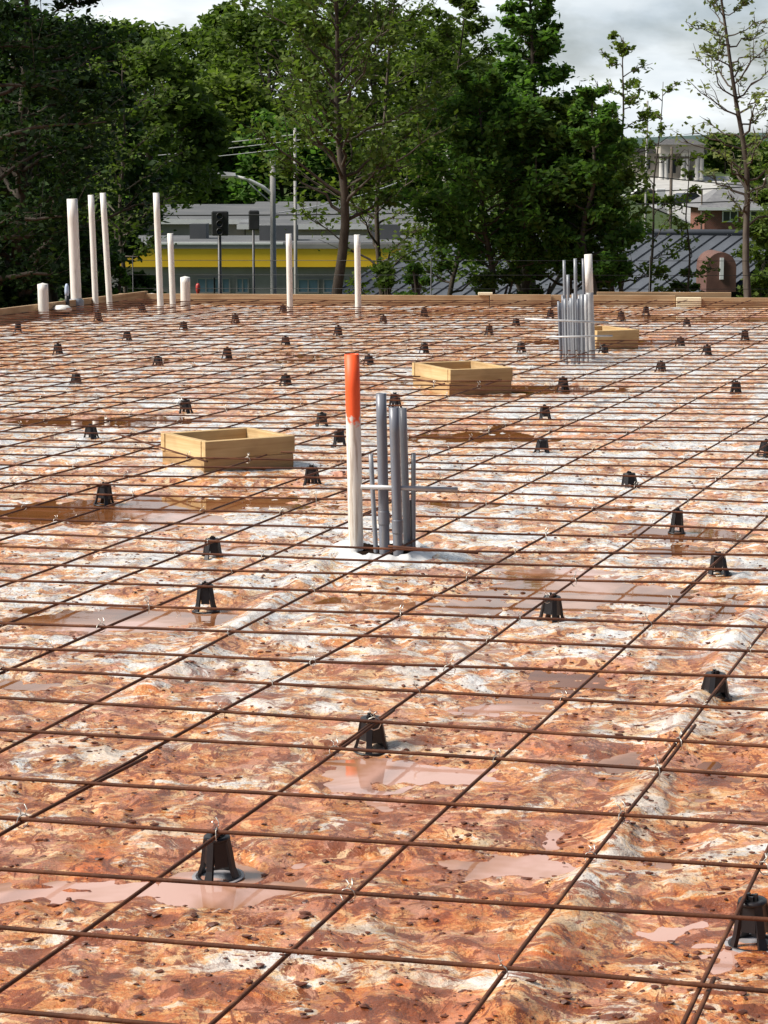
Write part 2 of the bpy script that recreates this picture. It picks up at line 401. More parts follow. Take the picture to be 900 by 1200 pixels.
ys = [-30, -10, 0, 5, 10, 15, 20, 23, 25.2, 25.45, 26, 26.5, 27, 28, 29, 30, 31, 32, 34, 36, 38, 41, 44, 48, 52, 56, 60, 66, 72, 80, 90, 100, 110, 118, 124, 130, 138, 146, 155, 165, 175, 185, 195, 205, 215, 225, 240, 255, 270, 285, 300, 320, 350, 400, 480, 600, 800, 1200, 2500]
xs = sorted(set([-1500, -700, -400, -250, -160, -120] + list(range(-100, 101, 4)) + [120, 160, 250, 400, 700, 1500]))
v = [(x, y, terr(x, y)) for y in ys for x in xs]; nx = len(xs)
f = [(j*nx+i, j*nx+i+1, (j+1)*nx+i+1, (j+1)*nx+i) for j in range(len(ys)-1) for i in range(nx-1)]
g = MB().add(v, f, True).build('ground', terrain_mat()); tag(g, kind='structure')

# ------------------------------------------------------------------ the plastic sheet over the sub-base
ridge_pts = [(on(872, 735), on(600, 1185)), (on(400, 655), on(285, 735))]                   # pipe lying under the sheet
dips = [  # (px, py, radius across m, radius along m, depth m): standing water
    (270, 1035, .33, .16, .030), (90, 1045, .22, .10, .018), (640, 668, .42, .42, .030), (760, 690, .3, .16, .020), (850, 622, .4, .2, .020),
    (110, 722, .50, .30, .034), (250, 592, .7, .35, .03), (40, 600, .6, .4, .026), (470, 705, .36, .18, .026),
    (800, 640, .25, .36, .028), (560, 512, .8, .3, .030), (500, 480, .5, .25, .018), (440, 890, .22, .15, .024),
    (560, 830, .3, .12, .02), (520, 905, .26, .12, .022), (130, 640, .8, .25, .022), (690, 400, 1.4, .5, .028), (120, 492, 1.1, .4, .026),
    (700, 455, 1.3, .4, .022), (300, 420, 1.5, .6, .024), (560, 365, 2.0, .5, .028), (830, 372, 1.6, .5, .03), (780, 890, .2, .12, .02), (860, 1095, .2, .12, .022),
    (230, 845, .3, .12, .018), (60, 800, .3, .15, .022), (620, 590, .6, .2, .02), (340, 765, .35, .12, .018), (520, 1010, .25, .09, .018), (700, 1010, .2, .1, .014), (830, 1130, .2, .1, .018)]
dips = [(on(a, b), c*.92, d*.95, e*.92) for a, b, c, d, e in dips]
mounds = [(on(445, 658), .5, .5, .042), (on(675, 425), .5, .5, .02), (on(215, 555), .4, .4, .01)]
WLEVEL = -0.0105
def gh(x, y, fine=True):
    p = Vector((x, y, 0))
    h = 0.016 * noise.fractal(p * 1.1 + Vector((3, 1, 0)), 1.0, 2.1, 3)
    q = p * 2.6 + Vector((noise.noise(p * 1.7) * 1.2, noise.noise(p * 1.7 + Vector((9, 2, 0))) * 1.2, 0))
    h += 0.0085 * (1 - 2.2 * abs(noise.noise(q)))
    if fine:
        q2 = p * 7.0 + Vector((noise.noise(p * 5) * 1.5, noise.noise(p * 5 + Vector((4, 7, 0))) * 1.5, 0))
        h += 0.0095 * (1 - 2.4 * abs(noise.noise(q2)))
        h += 0.0055 * noise.noise(p * 15)
        h += 0.0035 * noise.noise(p * 38)
    h -= 0.003
    for c, a, b, dd in dips:
        u = ((x - c.x) / a) ** 2 + ((y - c.y) / b) ** 2
        if u < 6: h -= dd * math.exp(-u)
    for c, a, b, dd in mounds:
        u = ((x - c.x) / a) ** 2 + ((y - c.y) / b) ** 2
        if u < 8: h += dd * math.exp(-u * 1.6)
    for A, B in ridge_pts:
        d = (B - A); L = d.length; d = d / L
        t = (Vector((x, y, 0)) - A).dot(d)
        s = abs((x - A.x) * d.y - (y - A.y) * d.x)
        if s < 0.3 and -0.5 < t < L + 1:
            h += 0.022 * math.exp(-(s / 0.045) ** 2) - 0.008 * math.exp(-((s - .12) / 0.05) ** 2)
    return h
NR, NC, Y0 = 520, 430, 1.9
verts = []
for j in range(NR + 1):
    t = j / NR; Yn = Y0 * (24.6 / Y0) ** t
    for i in range(NC + 1):
        s_ = i / NC
        x = (-(0.215 * Yn + 1.1)) * (1 - s_) + (0.215 * Yn + 1.3) * s_
        Y = Y0 * (far_edge(x) / Y0) ** t
        le = left_edge(Y) + 0.0
        if x < le: x = le
        verts.append((x, Y, gh(x, Y)))
verts = np.array(verts); n1 = NC + 1
ii, jj = np.meshgrid(np.arange(NC), np.arange(NR)); a = (jj*n1+ii).ravel()
faces = np.stack([a, a+1, a+n1+1, a+n1], 1)
vv = verts[faces]; area = np.abs((vv[:, 1, 0]-vv[:, 0, 0])) + np.abs(vv[:, 2, 0]-vv[:, 3, 0])
faces = faces[area > 1e-6]
me = np_mesh('plastic_sheet', verts, faces, SHEET, True)
o = bpy.data.objects.new('plastic_sheet', me); C.objects.link(o)
tag(o, kind='structure')
# water lying in the low places: one level sheet, hidden wherever the plastic stands higher
wv, k = [], 24
for j in range(k + 1):
    Y = 2.0 + (23.9 - 2.0) * j / k
    for i in range(2):
        x = (-(0.215*Y+1.0), 0.215*Y+1.2)[i]
        wv.append((max(x, left_edge(Y) + .02), Y, WLEVEL))
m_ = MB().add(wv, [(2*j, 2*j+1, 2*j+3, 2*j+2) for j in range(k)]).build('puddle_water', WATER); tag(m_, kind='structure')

# ------------------------------------------------------------------ form boards round the pad
def plank(name, A, B, h, th, mat, z0=0.0, parent=None, label=None, cat=None, group=None):
    d = (B - A); L = d.length; ang = math.atan2(d.y, d.x)
    o = MB().box((0, 0, 0), (L, th, h), ch=0.003).build(name, mat, parent)
    o.location = (A.x, A.y, z0); o.rotation_euler = (0, 0, ang)
    if label: tag(o, label, cat, group)
    return o
up = lambda px: Vector((on(px, 357.5 + (px-140)*.0046).x, far_edge(on(px, 357.5 + (px-140)*.0046).x), 0))
G = 'form boards around the pad'
le0 = Vector((left_edge(14.0) - .01, 14.0, 0)); cor = Vector((left_edge(far_edge(FA.x)) - .01, far_edge(FA.x) + .03, 0))
def side(Y): return Vector((left_edge(Y) - .02, Y, 0))
plank('form_board', side(14), side(21.0), 0.165, 0.04, FORM, -.02, label='long form board along the left edge of the pad, running out of frame', cat='form board', group=G)
plank('form_board', side(21.02), Vector((left_edge(FA.y)-.02, FA.y+.06, 0)), 0.17, 0.04, FORM, -.02, label='form board along the left edge meeting the far left corner of the pad', cat='form board', group=G)
segs = [(139, 420, .135, FORM, 'long far form board behind the white pipes and slender tree trunk', 0, 0),
        (420, 574, .13, FORM, 'far form board between the rightmost slim white pipe and the short darker board', 0, 0),
        (574, 646, .145, FORM, 'short darker stepped form board left of the tall conduit bundle', -.045, 0),
        (646, 792, .14, FORM, 'plain far form board right of the tall conduit bundle', 0, 0),
        (822, 960, .12, FORM, 'far form board at the right end of the photo, slightly lower', -.03, 0)]
for a_, b_, h_, mt, lb, off, z_ in segs:
    A, B = up(a_), up(b_ - 0.6); A.y += off; B.y += off
    plank('form_board', A, B, h_, .04, mt, -.01, label=lb, cat='form board', group=G)
A, B = up(792), up(821)
plank('form_board', A + Vector((0, -.05, 0)), B + Vector((0, -.05, 0)), .10, .09, FRESH, .01, label='short bright freshly cut block of lumber set in the far form line', cat='lumber block', group=G)
A, B = up(560), up(577)
plank('form_stake', A + Vector((0, -.03, 0)), B + Vector((0, -.03, 0)), .03, .05, FRESH, .125, label='small pale wood offcut on top of the far form board', cat='wood offcut')
A, B = up(700), up(858)
plank('form_board', A + Vector((0, .08, 0)), B + Vector((0, .08, 0)), .16, .04, FORM, .0, label='backing board behind the far form, its top edge showing on the right', cat='form board', group=G)

# ------------------------------------------------------------------ block-out boxes
boxes = []
def blockout(c0, c1, c2, h, label):
    A, B, D = on(*c0), on(*c1), on(*c2)
    ux = (B - A); Lx = ux.length; ux.normalize(); uy = Vector((-ux.y, ux.x, 0)); Ly = abs((D - A).dot(uy))
    ang = math.atan2(ux.y, ux.x)
    t = empty('wooden_blockout_box', (A.x, A.y, -.012), label, 'wooden box', 'wooden block-out boxes between the bars', ang)
    th = .038
    for lev in range(2):
        z0, z1 = lev * h/2 + (.0015 if lev else 0), (lev + 1) * h/2
        j = .004 * (1 if lev else -1)
        for (lo, hi) in (((j, -.0, z0), (Lx + j, th, z1)), ((-j, Ly - th, z0), (Lx - j, Ly, z1))):
            MB().box((0, 0, 0), (hi[0]-lo[0], hi[1]-lo[1], hi[2]-lo[2]), ch=.002).build('board', LUMBER if lev else LUMBERLOW, t, lo)
        for x0 in (0.0, Lx - th):
            b = MB().box((0, 0, 0), (Ly - 2*th - .004, th, z1 - z0), ch=.002).build('board', LUMBER if lev else LUMBERLOW, t, (x0 + th + (.001 if lev else -.001), th + .002, z0))
            b.rotation_euler = (0, 0, math.pi/2)
    boxes.append([A - ux*.015 - uy*.015, A + ux*(Lx+.015) - uy*.015, A + ux*(Lx+.015) + uy*(Ly+.015), A - ux*.015 + uy*(Ly+.015)])
    return t
# front faces are end boards overlapping the sides; heights are two courses of lumber
blockout((240, 557.5), (345, 549), (185, 546), .175, 'nearest pine block-out box, left of the orange-topped pipe')
blockout((527, 462.5), (600, 459.5), (470, 453.5), .175, 'middle pine block-out box, beyond the orange-topped pipe on its right')
blockout((699, 411.5), (748.5, 409.5), (684, 405), .175, 'farthest pine block-out box, just right of the tall conduit bundle')

# ------------------------------------------------------------------ reinforcing bars
ZL, ZC = 0.085, 0.0955
def inside(p, poly):
    s = None
    for i in range(len(poly)):
        a, b = poly[i], poly[(i+1) % len(poly)]
        c = (b.x-a.x)*(p.y-a.y) - (b.y-a.y)*(p.x-a.x)
        if s is None: s = c > 0
        elif (c > 0) != s: return False
    return True
def bar_points(ctrl, z, step=.28, jit=.0035):
    """smooth path through the control points, slightly kinked as real bars are"""
    pts = []
    seed = random.random() * 100
    for i in range(len(ctrl) - 1):
        A, B = ctrl[i], ctrl[i+1]; L = (B - A).length; n = max(1, int(L / step))
        for k in range(n + (i == len(ctrl) - 2)):
            p = A.lerp(B, k / n); pts.append(p)
    # soften the control corners
    for _ in range(3):
        pts = [pts[0]] + [(pts[i-1] + pts[i]*2 + pts[i+1]) / 4 for i in range(1, len(pts)-1)] + [pts[-1]]
    out = []
    for i, p in enumerate(pts):
        q = Vector((p.x + jit*1.6*noise.noise(Vector((i*.35, seed, 0))), p.y + jit*2.4*noise.noise(Vector((i*.3, seed, 7))), z + jit*1.6*noise.noise(Vector((i*.4, seed, 3)))))
        out.append(q)
    return out
def make_bar(pts, label, group, r=.0043):
    """cuts the bar where a block-out box stands and links each remaining length"""
    runs, cur = [], []
    for i, p in enumerate(pts):
        if any(inside(p, b) for b in boxes):
            if len(cur) > 1: runs.append(cur)
            cur = []
        else: cur.append(p)
    if len(cur) > 1: runs.append(cur)
    res = []
    for k, run in enumerate(runs):
        o0 = run[0]
        o = MB().tube([p - o0 for p in run], r, 7).build('rebar', REBAR); o.location = o0
        lb = label if len(runs) == 1 else label + (', piece before the box' if k == 0 else ', piece past the last box' if k == len(runs)-1 else ', piece between two boxes')
        tag(o, lb, 'rebar', group); res.append(o)
    return res
def refine(pts, m=4):
    out = []
    for i in range(len(pts)-1):
        for k in range(m): out.append(pts[i].lerp(pts[i+1], k/m))
    return out + [pts[-1]]

ORD = ['first','second','third','fourth','fifth','sixth','seventh','eighth','ninth','tenth','eleventh','twelfth','thirteenth','fourteenth','fifteenth','sixteenth','seventeenth','eighteenth','nineteenth','twentieth']
TENS = {2: 'twenty', 3: 'thirty', 4: 'forty', 5: 'fifty', 6: 'sixty'}
TENTH = {2: 'twentieth', 3: 'thirtieth', 4: 'fortieth', 5: 'fiftieth', 6: 'sixtieth'}
def ordn(n):
    if n <= 20: return ORD[n-1]
    t, u = divmod(n, 10)
    return TENTH[t] if u == 0 else TENS[t] + '-' + ORD[u-1]

GC = 'crosswise rebars of the mat'; GL = 'lengthwise rebars of the mat'
cross = [(1183.5, None, 1262), (1084, 1129, 1162), (1016.5, 1053, 1076.5), (958, 991, 1015), (910, 942, 965), (855, 884, 910), (818, 849, 875.7),
         (784, 810.5, 831.7), (757, 782, 793), (730, 748, 763), (705, 720.5, 736), (680, 697, 711), (660, 676, 685), (640, 659.5, 668),
         (624, 645.5, 650), (607, 622, 636), (593, 604.5, 621), (577, 587, 605), (566, 574.5, 589.6), (557, 561, 576), (545, 550.2, 562),
         (532, 542, 549.3), (522, 533, 539.3), (514.7, 524, 530), (506, 513, 517.3)]
CD = Vector((-(10450) / F, 1, 0)).normalized()               # towards far left
notes = {1: 'lower left corner only', 4: 'over the top of the nearest rebar chair', 6: 'resting on the chair right of centre front', 14: 'just before the foot of the orange-topped pipe',
         10: 'over the chair right of centre', 8: 'above the right front chair'}
cross_lines = []                                             # (A,B) for tie positions
def cross_bar(A, M, B, idx):
    d = (A - B).normalized()
    A2 = A + d * (1.1 + .4 * random.random()); B2 = B - d * (1.1 + .4*random.random())
    if A2.x < left_edge(A2.y) + .06:
        t = 0
        for _ in range(200):
            if A2.x >= left_edge(A2.y) + .06: break
            A2 = A2 - d * .05
    ctrl = [A2] + ([A] if A2.x < A.x - .05 else []) + ([M] if M else []) + [B, B2]
    lb = 'crosswise rebar, %s up from the bottom of the photo' % ordn(idx)
    if idx in notes: lb = 'crosswise rebar %s, %s from the bottom' % (notes[idx], ordn(idx))
    lines = refine(bar_points(ctrl, ZC), 3)
    obs = make_bar(lines, lb, GC)
    cross_lines.append((A2, B2, ctrl, obs))
for i, (l, mid, r_) in enumerate(cross):
    A, B = on(0, l, ZC), on(900, r_, ZC); M = on(500, mid, ZC) if mid else None
    cross_bar(A, M, B, i + 1)
# the rest of the mat, out to the far form
A0, B0 = on(0, 506, ZC), on(900, 517.3, ZC)
idx = len(cross); ya, yb = A0.y, B0.y
while True:
    st = .337 + random.uniform(-.05, .05)
    ya += st; yb += st + random.uniform(-.03, .03)
    idx += 1
    lim = max(ya, yb)
    hx = ya * 450 / F
    A = Vector((-hx, ya, 0)); hb = yb * 450 / F; B = Vector((hb, yb, 0))
    if ya > far_edge(A.x) - .1 or yb > far_edge(B.x) - .25: break
    cross_bar(A, None, B, idx)
NCROSS = idx

# lengthwise bars: two surveyed points each for the near ones, then the vanishing direction
VPX, VPY = 1340.0, 205.0
long_pts = [((812, 1200), (900, 1010)), ((545, 1200), (900, 738)), ((245, 1200), (900, 607)), ((0, 1161), (900, 522)), ((0, 980), (600, 652))]
y0s = [880, 790, 733.6, 687, 633, 605, 573, 550, 524.7, 506, 492, 477]
inv = 1/(477 - VPY)
for k in range(13):
    inv += .000196 + random.uniform(-.00002, .00002)
    y0s.append(VPY + 1/inv)
long_lines = []
allL = [(on(*a_, ZL), on(*b_, ZL)) for a_, b_ in long_pts]
allL += [(on(0, y0, ZL), on(600, y0 - 600*(y0 - VPY)/VPX, ZL)) for y0 in y0s]
for k in (1, 2):                                             # two more out of frame on the right
    A, B = allL[0]; d = (B - A).normalized(); nrm = Vector((d.y, -d.x, 0))
    allL.append((A + nrm*.43*k, B + nrm*.43*k))
laps = {1: [(752, 925, 690, 1000)], }
for i, (A, B) in enumerate(allL):
    d = (B - A).normalized()
    P0 = A + d * ((2.0 - A.y) / d.y)
    # start inside the sheet
    t0 = 0
    P = P0.copy()
    while P.x < -(0.2*P.y + .8) and P.y < 24: P += d * .1
    Yend = 24.35
    Q = P0 + d * ((Yend - P0.y) / d.y)
    while Q.y > far_edge(Q.x) - .06: Q -= d * .03
    while Q.x > .215*Q.y + 1.2: Q -= d * .1
    if (Q - P).dot(d) < .5: continue
    long_lines.append((P, Q))
    pos = '' if i < 17 else ''
    n = len(long_lines)
    base = 'lengthwise rebar, %s from the lower right corner' % ordn(i + 1)
    if i >= len(allL) - 2: base = 'lengthwise rebar out beyond the right edge of the frame, number %s over' % ('one' if i == len(allL)-2 else 'two')
    # split into lengths that lap each other, as delivered bars do
    L = (Q - P).length
    cuts = []
    lapY = {0: 3.55, 1: 5.35, 2: 7.5, 3: 5.5, 4: 5.05, 5: 6.35, 6: 9.1}.get(i, 9.5 + (i*3.7 % 7))
    cutp = P0 + d * ((lapY - P0.y) / d.y)
    tcut = (cutp - P).dot(d)
    nn = Vector((d.y, -d.x, 0))
    if 1.2 < tcut < L - 1.2:
        lap = .38
        e = .0115
        p1 = bar_points([P, P + d*(tcut + lap/2)], ZL); p2 = bar_points([P + d*(tcut - lap/2) - nn*e, Q - nn*e*.2], ZL)
        make_bar(refine(p1, 3), base + ', nearer length', GL); make_bar(refine(p2, 3), base + ', farther length', GL)
    else:
        make_bar(refine(bar_points([P, Q], ZL), 3), base, GL)
# short odd bars tied round the box corners
for a_, b_, lb in (((133, 508), (243, 541), 'short slanting rebar tied at the left corner of the nearest block-out box'),
                   ((455, 437), (528, 452), 'short slanting rebar tied at the left corner of the middle block-out box'),
                   ((455, 640), (560, 648), 'short loose rebar just behind the foot of the grey conduits')):
    make_bar(refine(bar_points([on(*a_, ZC + .012), on(*b_, ZC + .012)], ZC + .012), 2), lb, 'short odd rebars')

# bright tie wires at the crossings, each belonging to its crosswise bar
def tie_mesh():
    m = MB()
    pts = []
    for k in range(9):
        w = 2*math.pi*k/8
        pts.append((math.cos(w)*.010, math.cos(w)*.006, math.sin(w)*.011 - .004))
    m.tube(pts, .0011, 5)
    m.tube([(0.004, 0, .007), (.007, .002, .014), (.004, .005, .022)], .0011, 4)
    m.tube([(-.003, 0, .007), (-.002, .004, .013), (-.008, .003, .018)], .0011, 4)
    me = m.mesh('tie_wire'); me.materials.append(WIRE); return me
TIE = tie_mesh()
def isect(P, Q, A, B):
    r = Q - P; s = B - A; den = r.x*s.y - r.y*s.x
    if abs(den) < 1e-9: return None
    t = ((A.x-P.x)*s.y - (A.y-P.y)*s.x) / den; u = ((A.x-P.x)*r.y - (A.y-P.y)*r.x) / den
    return P + r*t if 0 < t < 1 and 0 < u < 1 else None
for A2, B2, ctrl, obs in cross_lines[:44]:
    for (P, Q) in long_lines:
        if random.random() < .35: continue
        hit = None
        for a_, b_ in zip(ctrl[:-1], ctrl[1:]):
            h_ = isect(a_, b_, P, Q)
            if h_: hit = h_
        if not hit or abs(hit.x) > hit.y*.175 + .05: continue
        par = obs[0] if len(obs) == 1 or hit.x < obs[-1].location.x else obs[-1]
        if len(obs) > 1 and par is obs[0] and (hit - obs[0].location).length > max(v_.co.length for v_ in obs[0].data.vertices): continue
        o = bpy.data.objects.new('tie_wire', TIE); C.objects.link(o); o.parent = par
        o.location = Vector((hit.x, hit.y, ZC)) - par.location
        o.rotation_euler = (0, 0, random.uniform(0, 6.28)); s_ = random.uniform(.8, 1.5); o.scale = (s_, s_, s_)

# ------------------------------------------------------------------ rebar chairs
def make_chair():
    t = empty('rebar_chair', (0, 0, 0), 'x', 'rebar chair', 'black plastic rebar chairs')
    h = .085
    for k in range(4):
        w = math.pi/4 + k*math.pi/2; c, s_ = math.cos(w), math.sin(w)
        m = MB(); pts = [(c*.021, s_*.021, h*.93), (c*.026, s_*.026, h*.6), (c*.031, s_*.031, h*.25), (c*.037, s_*.037, .004)]
        vs, fs = [], []
        for (x, y, z), wd in zip(pts, (.008, .0085, .008, .010)):
            n_ = Vector((c, s_, .25)).normalized(); tt = Vector((-s_, c, 0))
            for a_, b_ in ((-1, -1), (1, -1), (1, 1), (-1, 1)): vs.append(Vector((x, y, z)) + tt*wd*a_*.8 + n_*.0035*b_)
        for i in range(3):
            for q in range(4): fs.append((i*4+q, i*4+(q+1) % 4, (i+1)*4+(q+1) % 4, (i+1)*4+q))
        fs += [(0, 1, 2, 3), (12, 15, 14, 13)]
        m.add(vs, fs); m.build('leg', BLACKP, t)
    m = MB()                                                 # four wall plates between the legs, open at the bottom corners
    for k in range(4):
        w = k*math.pi/2; c, s_ = math.cos(w), math.sin(w); tt = Vector((-s_, c, 0)); nn = Vector((c, s_, 0))
        zb = (.004, .035, .030, .026)[k]
        top = nn*.017 + Vector((0, 0, h*.95)); bot = nn*(.028 - zb*.2) + Vector((0, 0, zb))
        vs = []
        for P_, wd in ((top, .012), (bot, .0125)):
            for a_, b_ in ((-1, -1), (1, -1), (1, 1), (-1, 1)): vs.append(P_ + tt*wd*a_ + nn*.0018*b_)
        m.add(vs, [(0, 1, 5, 4), (1, 2, 6, 5), (2, 3, 7, 6), (3, 0, 4, 7), (0, 3, 2, 1), (4, 5, 6, 7)])
    m.build('side_panel', BLACKP, t)
    m = MB().lathe([(.0, h*.88), (.023, h*.88), (.026, h*.92), (.024, h*.975), (.012, h*.975), (.011, h*.93), (.0, h*.93)], 12)
    m.build('collar', BLACKP, t)
    m = MB()
    for a_ in (-1, 1):
        m.box((-.004, .0065*a_ - .0025, h*.96), (.004, .0065*a_ + .0025, h*1.1)); m.box((.0065*a_ - .0025, -.004, h*.96), (.0065*a_ + .0025, .004, h*1.06))
    m.build('saddle', BLACKP, t)
    m = MB().lathe([(.036, .0), (.043, .0), (.043, .004), (.036, .004), (.036, 0)], 20); m.build('foot_ring', BLACKP, t)
    return t
chairs = [  # px, base y, text
 (256, 1022, 'nearest black rebar chair, in a pink puddle at lower left'), (883, 1101, 'black rebar chair cut by the right edge of the photo, near the bottom'),
 (435, 877, 'black rebar chair near the middle, reflected in a small orange puddle'), (837, 823, 'black rebar chair by the right edge under a lapped bar'),
 (646, 727, 'black rebar chair right of centre at the edge of the pink puddle'), (842, 675, 'black rebar chair on a pale mound near the right edge'),
 (793, 622, 'slender-looking rebar chair standing in water with its orange reflection'), (738, 575, 'black rebar chair well right of the grey conduit cluster'),
 (241, 713, 'black rebar chair left of the conduit mound, the nearer of two close together'), (249, 656, 'black rebar chair left of the orange-topped pipe, the farther of two close together'),
 (122, 589, 'black rebar chair at left, in front of the nearest block-out box'), (107, 516, 'black rebar chair left of the nearest block-out box'),
 (366, 567, 'black rebar chair just off the right front corner of the nearest box'), (398, 523, 'black rebar chair close to the left side of the orange-topped pipe'),
 (377, 501, 'black rebar chair behind the right end of the nearest box'), (218, 484, 'black rebar chair behind the left half of the nearest box'),
 (463, 477, 'black rebar chair seen just over the tops of the grey conduits'), (335, 453, 'black rebar chair midway between left box and orange pipe top'),
 (89, 452, 'black rebar chair at far left, beyond the one left of the nearest box'), (432, 429, 'black rebar chair just right of the orange pipe top'),
 (185, 431, 'small dark rebar chair at left, behind the nearest box by some metres'), (266, 420, 'small dark rebar chair below the short capped pipe at left'),
 (68, 415, 'small dark rebar chair near the left edge below the short pipe stub'), (21, 390, 'small dark rebar chair beside the left form board'),
 (115, 375, 'small dark rebar chair at the foot of the slim leaning pipes'), (149, 400, 'small dark rebar chair right of and nearer than the white disc at left'),
 (215, 388, 'small dark rebar chair just in front of the two upright pipes at left'), (167, 366, 'far rebar chair left of the tall lone slim pipe'),
 (276, 378, 'far rebar chair right of the short white pipe stub'), (332, 367, 'far rebar chair at the left foot of the middle slim pipe'),
 (335, 406, 'small rebar chair in front of the middle slim pipe'), (396, 393, 'small rebar chair in front of the slim pipe by the tree trunk'),
 (449, 380, 'far rebar chair right of the rightmost lone slim pipe'), (497, 371, 'far rebar chair left of the stepped form board, second from it'),
 (530, 359, 'farthest rebar chair against the form left of the stepped board'), (497, 414, 'small rebar chair behind the left end of the middle box'),
 (573, 392, 'small rebar chair beyond the middle box, to its right'), (605, 384, 'far rebar chair left of the tall conduit bundle'),
 (611, 414, 'rebar chair between the middle box and the tall conduit bundle'), (645, 373, 'far rebar chair touching the left side of the tall conduit bundle'),
 (660, 457, 'rebar chair in front of the tall conduit bundle'), (639, 492, 'rebar chair right of the middle box, second nearest in its line'),
 (635, 533, 'rebar chair between grey conduits and the right edge, nearest in its line'), (707, 416, 'rebar chair at the front left corner of the farthest box'),
 (728, 375, 'far rebar chair behind the farthest box'), (757, 369, 'far rebar chair near the form, right of the farthest box'),
 (774, 437, 'rebar chair right of and nearer than the farthest box'), (797, 407, 'rebar chair level with the farthest box, to its right'),
 (805, 384, 'far rebar chair below the bright lumber block'), (828, 417, 'rebar chair on a lengthwise bar near the right, upper of that bar'),
 (873, 398, 'far rebar chair near the right edge under the last form board'), (862, 462, 'rebar chair near the right edge, half way up the mat'),
 (897, 535, 'rebar chair half cut by the right edge of the photo, middle height')]
proto = None
CH = make_chair(); first = True
plates = []
for (px, py, lb) in chairs:
    p = on(px, py)
    z = gh(p.x, p.y, False)
    z = min(.012, max(z, -.010))
    c = CH if first else copy_tree(CH); first = False
    c['label'] = lb
    c.location = (p.x, p.y, z); c.rotation_euler = (random.uniform(-.06, .06), random.uniform(-.06, .06), random.uniform(0, 1.57) if px != 256 else .35)
    sc = max(.85, (ZL - .002 - z) / .085)
    c.scale = (1.12, 1.12, sc)
    if px == 793: c.scale = (.85, .85, sc * 1.05)
    if px in (256, 883): plates.append(c)
for c in plates:
    if 1:
        MB().lathe([(0, .0), (.048, .0), (.050, .002), (.048, .003), (.042, .003)], 28).build('base_plate', PLATE, c)

# ------------------------------------------------------------------ pipes
def pipe(name, px, yb, topx, yt, wpx, mat, label, group, z0=0.0, wall=.12, cap=False, n=20, extra=None):
    P = on(px, yb, z0); sc = P.y / F
    T = at(topx, yt, P.y); r = wpx * sc / 2
    d = T - P; L = d.length
    q = d.to_track_quat('Z', 'Y')
    m = MB(); ri = r * (1 - wall)
    prof = [(r, -.05)] + [(r, L * k / 6) for k in range(7)]
    if cap: prof += [(r*.99, L), (0.0, L + r*.25)]
    else: prof += [(ri, L), (ri, L - .12), (0, L - .12)]
    m.lathe(prof, n)
    o = m.build(name, mat); o.location = P; o.rotation_euler = q.to_euler()
    o.rotation_mode = 'XYZ'
    tag(o, label, 'pipe' if 'pipe' in name else 'conduit', group)
    o['r'] = r; o['L'] = L
    return o
GP = 'white plastic riser pipes'; GG = 'grey conduits by the orange-topped pipe'; GT = 'conduits of the tall far bundle'
P = on(417.5, 652, .03); Lp = (at(412.5, 415, P.y) - P).length
op = pipe('plastic_pipe', 417.5, 652, 412.5, 415, 17.5, orange_pipe(Lp*.75, 50), 'white plastic pipe with its top sprayed bright orange', GP, z0=.03)
Pc = op.location.copy()
def coupling(o, z, k=1.13, h=.05, mat=None):
    r = o['r']; MB().lathe([(r*.98, z), (r*(k-.01), z+.0005), (r*k, z+.003), (r*k, z+.006), (r*k, z+h-.006), (r*k, z+h-.003), (r*(k-.01), z+h-.0005), (r*.98, z+h)], 18).build('coupling', mat or GREY, o)
c1 = pipe('grey_conduit', 451, 655, 446.5, 461, 12.5, GREY, 'tallest and leftmost thick grey conduit beside the orange-topped pipe', GG, z0=.03)
coupling(c1, .13)
c2 = pipe('grey_conduit', 467, 656, 461.5, 477, 12, GREY, 'middle thick grey conduit with a low coupling', GG, z0=.03); coupling(c2, .10)
c3 = pipe('grey_conduit', 477.5, 650, 472, 478, 9, GREYL, 'paler grey conduit at the right of the thick ones', GG, z0=.03)
c4 = pipe('thin_conduit', 441, 654, 434.5, 532, 5.6, GREYL, 'thin short conduit just right of the orange-topped pipe', GG, z0=.03, n=12)
c5 = pipe('thin_conduit', 484.5, 650, 484.5, 531, 5.6, GREYL, 'thin short conduit at the right end of the near cluster', GG, z0=.03, n=12)
for o_ in (c4, c5): pass
# horizontal tie rod across the near cluster
a_ = at(423, 570.5, on(441, 654, .03).y - .05); b_ = at(536, 573.5, on(441, 654, .03).y + .0)
tag(MB().tube([a_, b_], .0085, 10).build('tie_rod', STEELG), 'level grey rod tied across the near grey conduits', 'rod')
tag(MB().tube([on(484, 654) + Vector((.0, 0, -.02)), at(480, 588, on(484, 654).y)+Vector((0, .04, 0))], .012, 8).build('short_stub', BLACKP), 'short black stub behind the near grey conduits', 'stub')
# torn dark opening at their foot
hx = on(452, 650, .03)
vs = [(hx.x, hx.y, .062)]
for k in range(22):
    w = 2*math.pi*k/22; rr = 1 + .22*noise.noise(Vector((math.cos(w)*2, math.sin(w)*2, 5)))
    X, Y_ = hx.x + math.cos(w)*.115*rr, hx.y + math.sin(w)*.2*rr; vs.append((X, Y_, gh(X, Y_) + .012))
vs[0] = (hx.x, hx.y, gh(hx.x, hx.y) + .010)
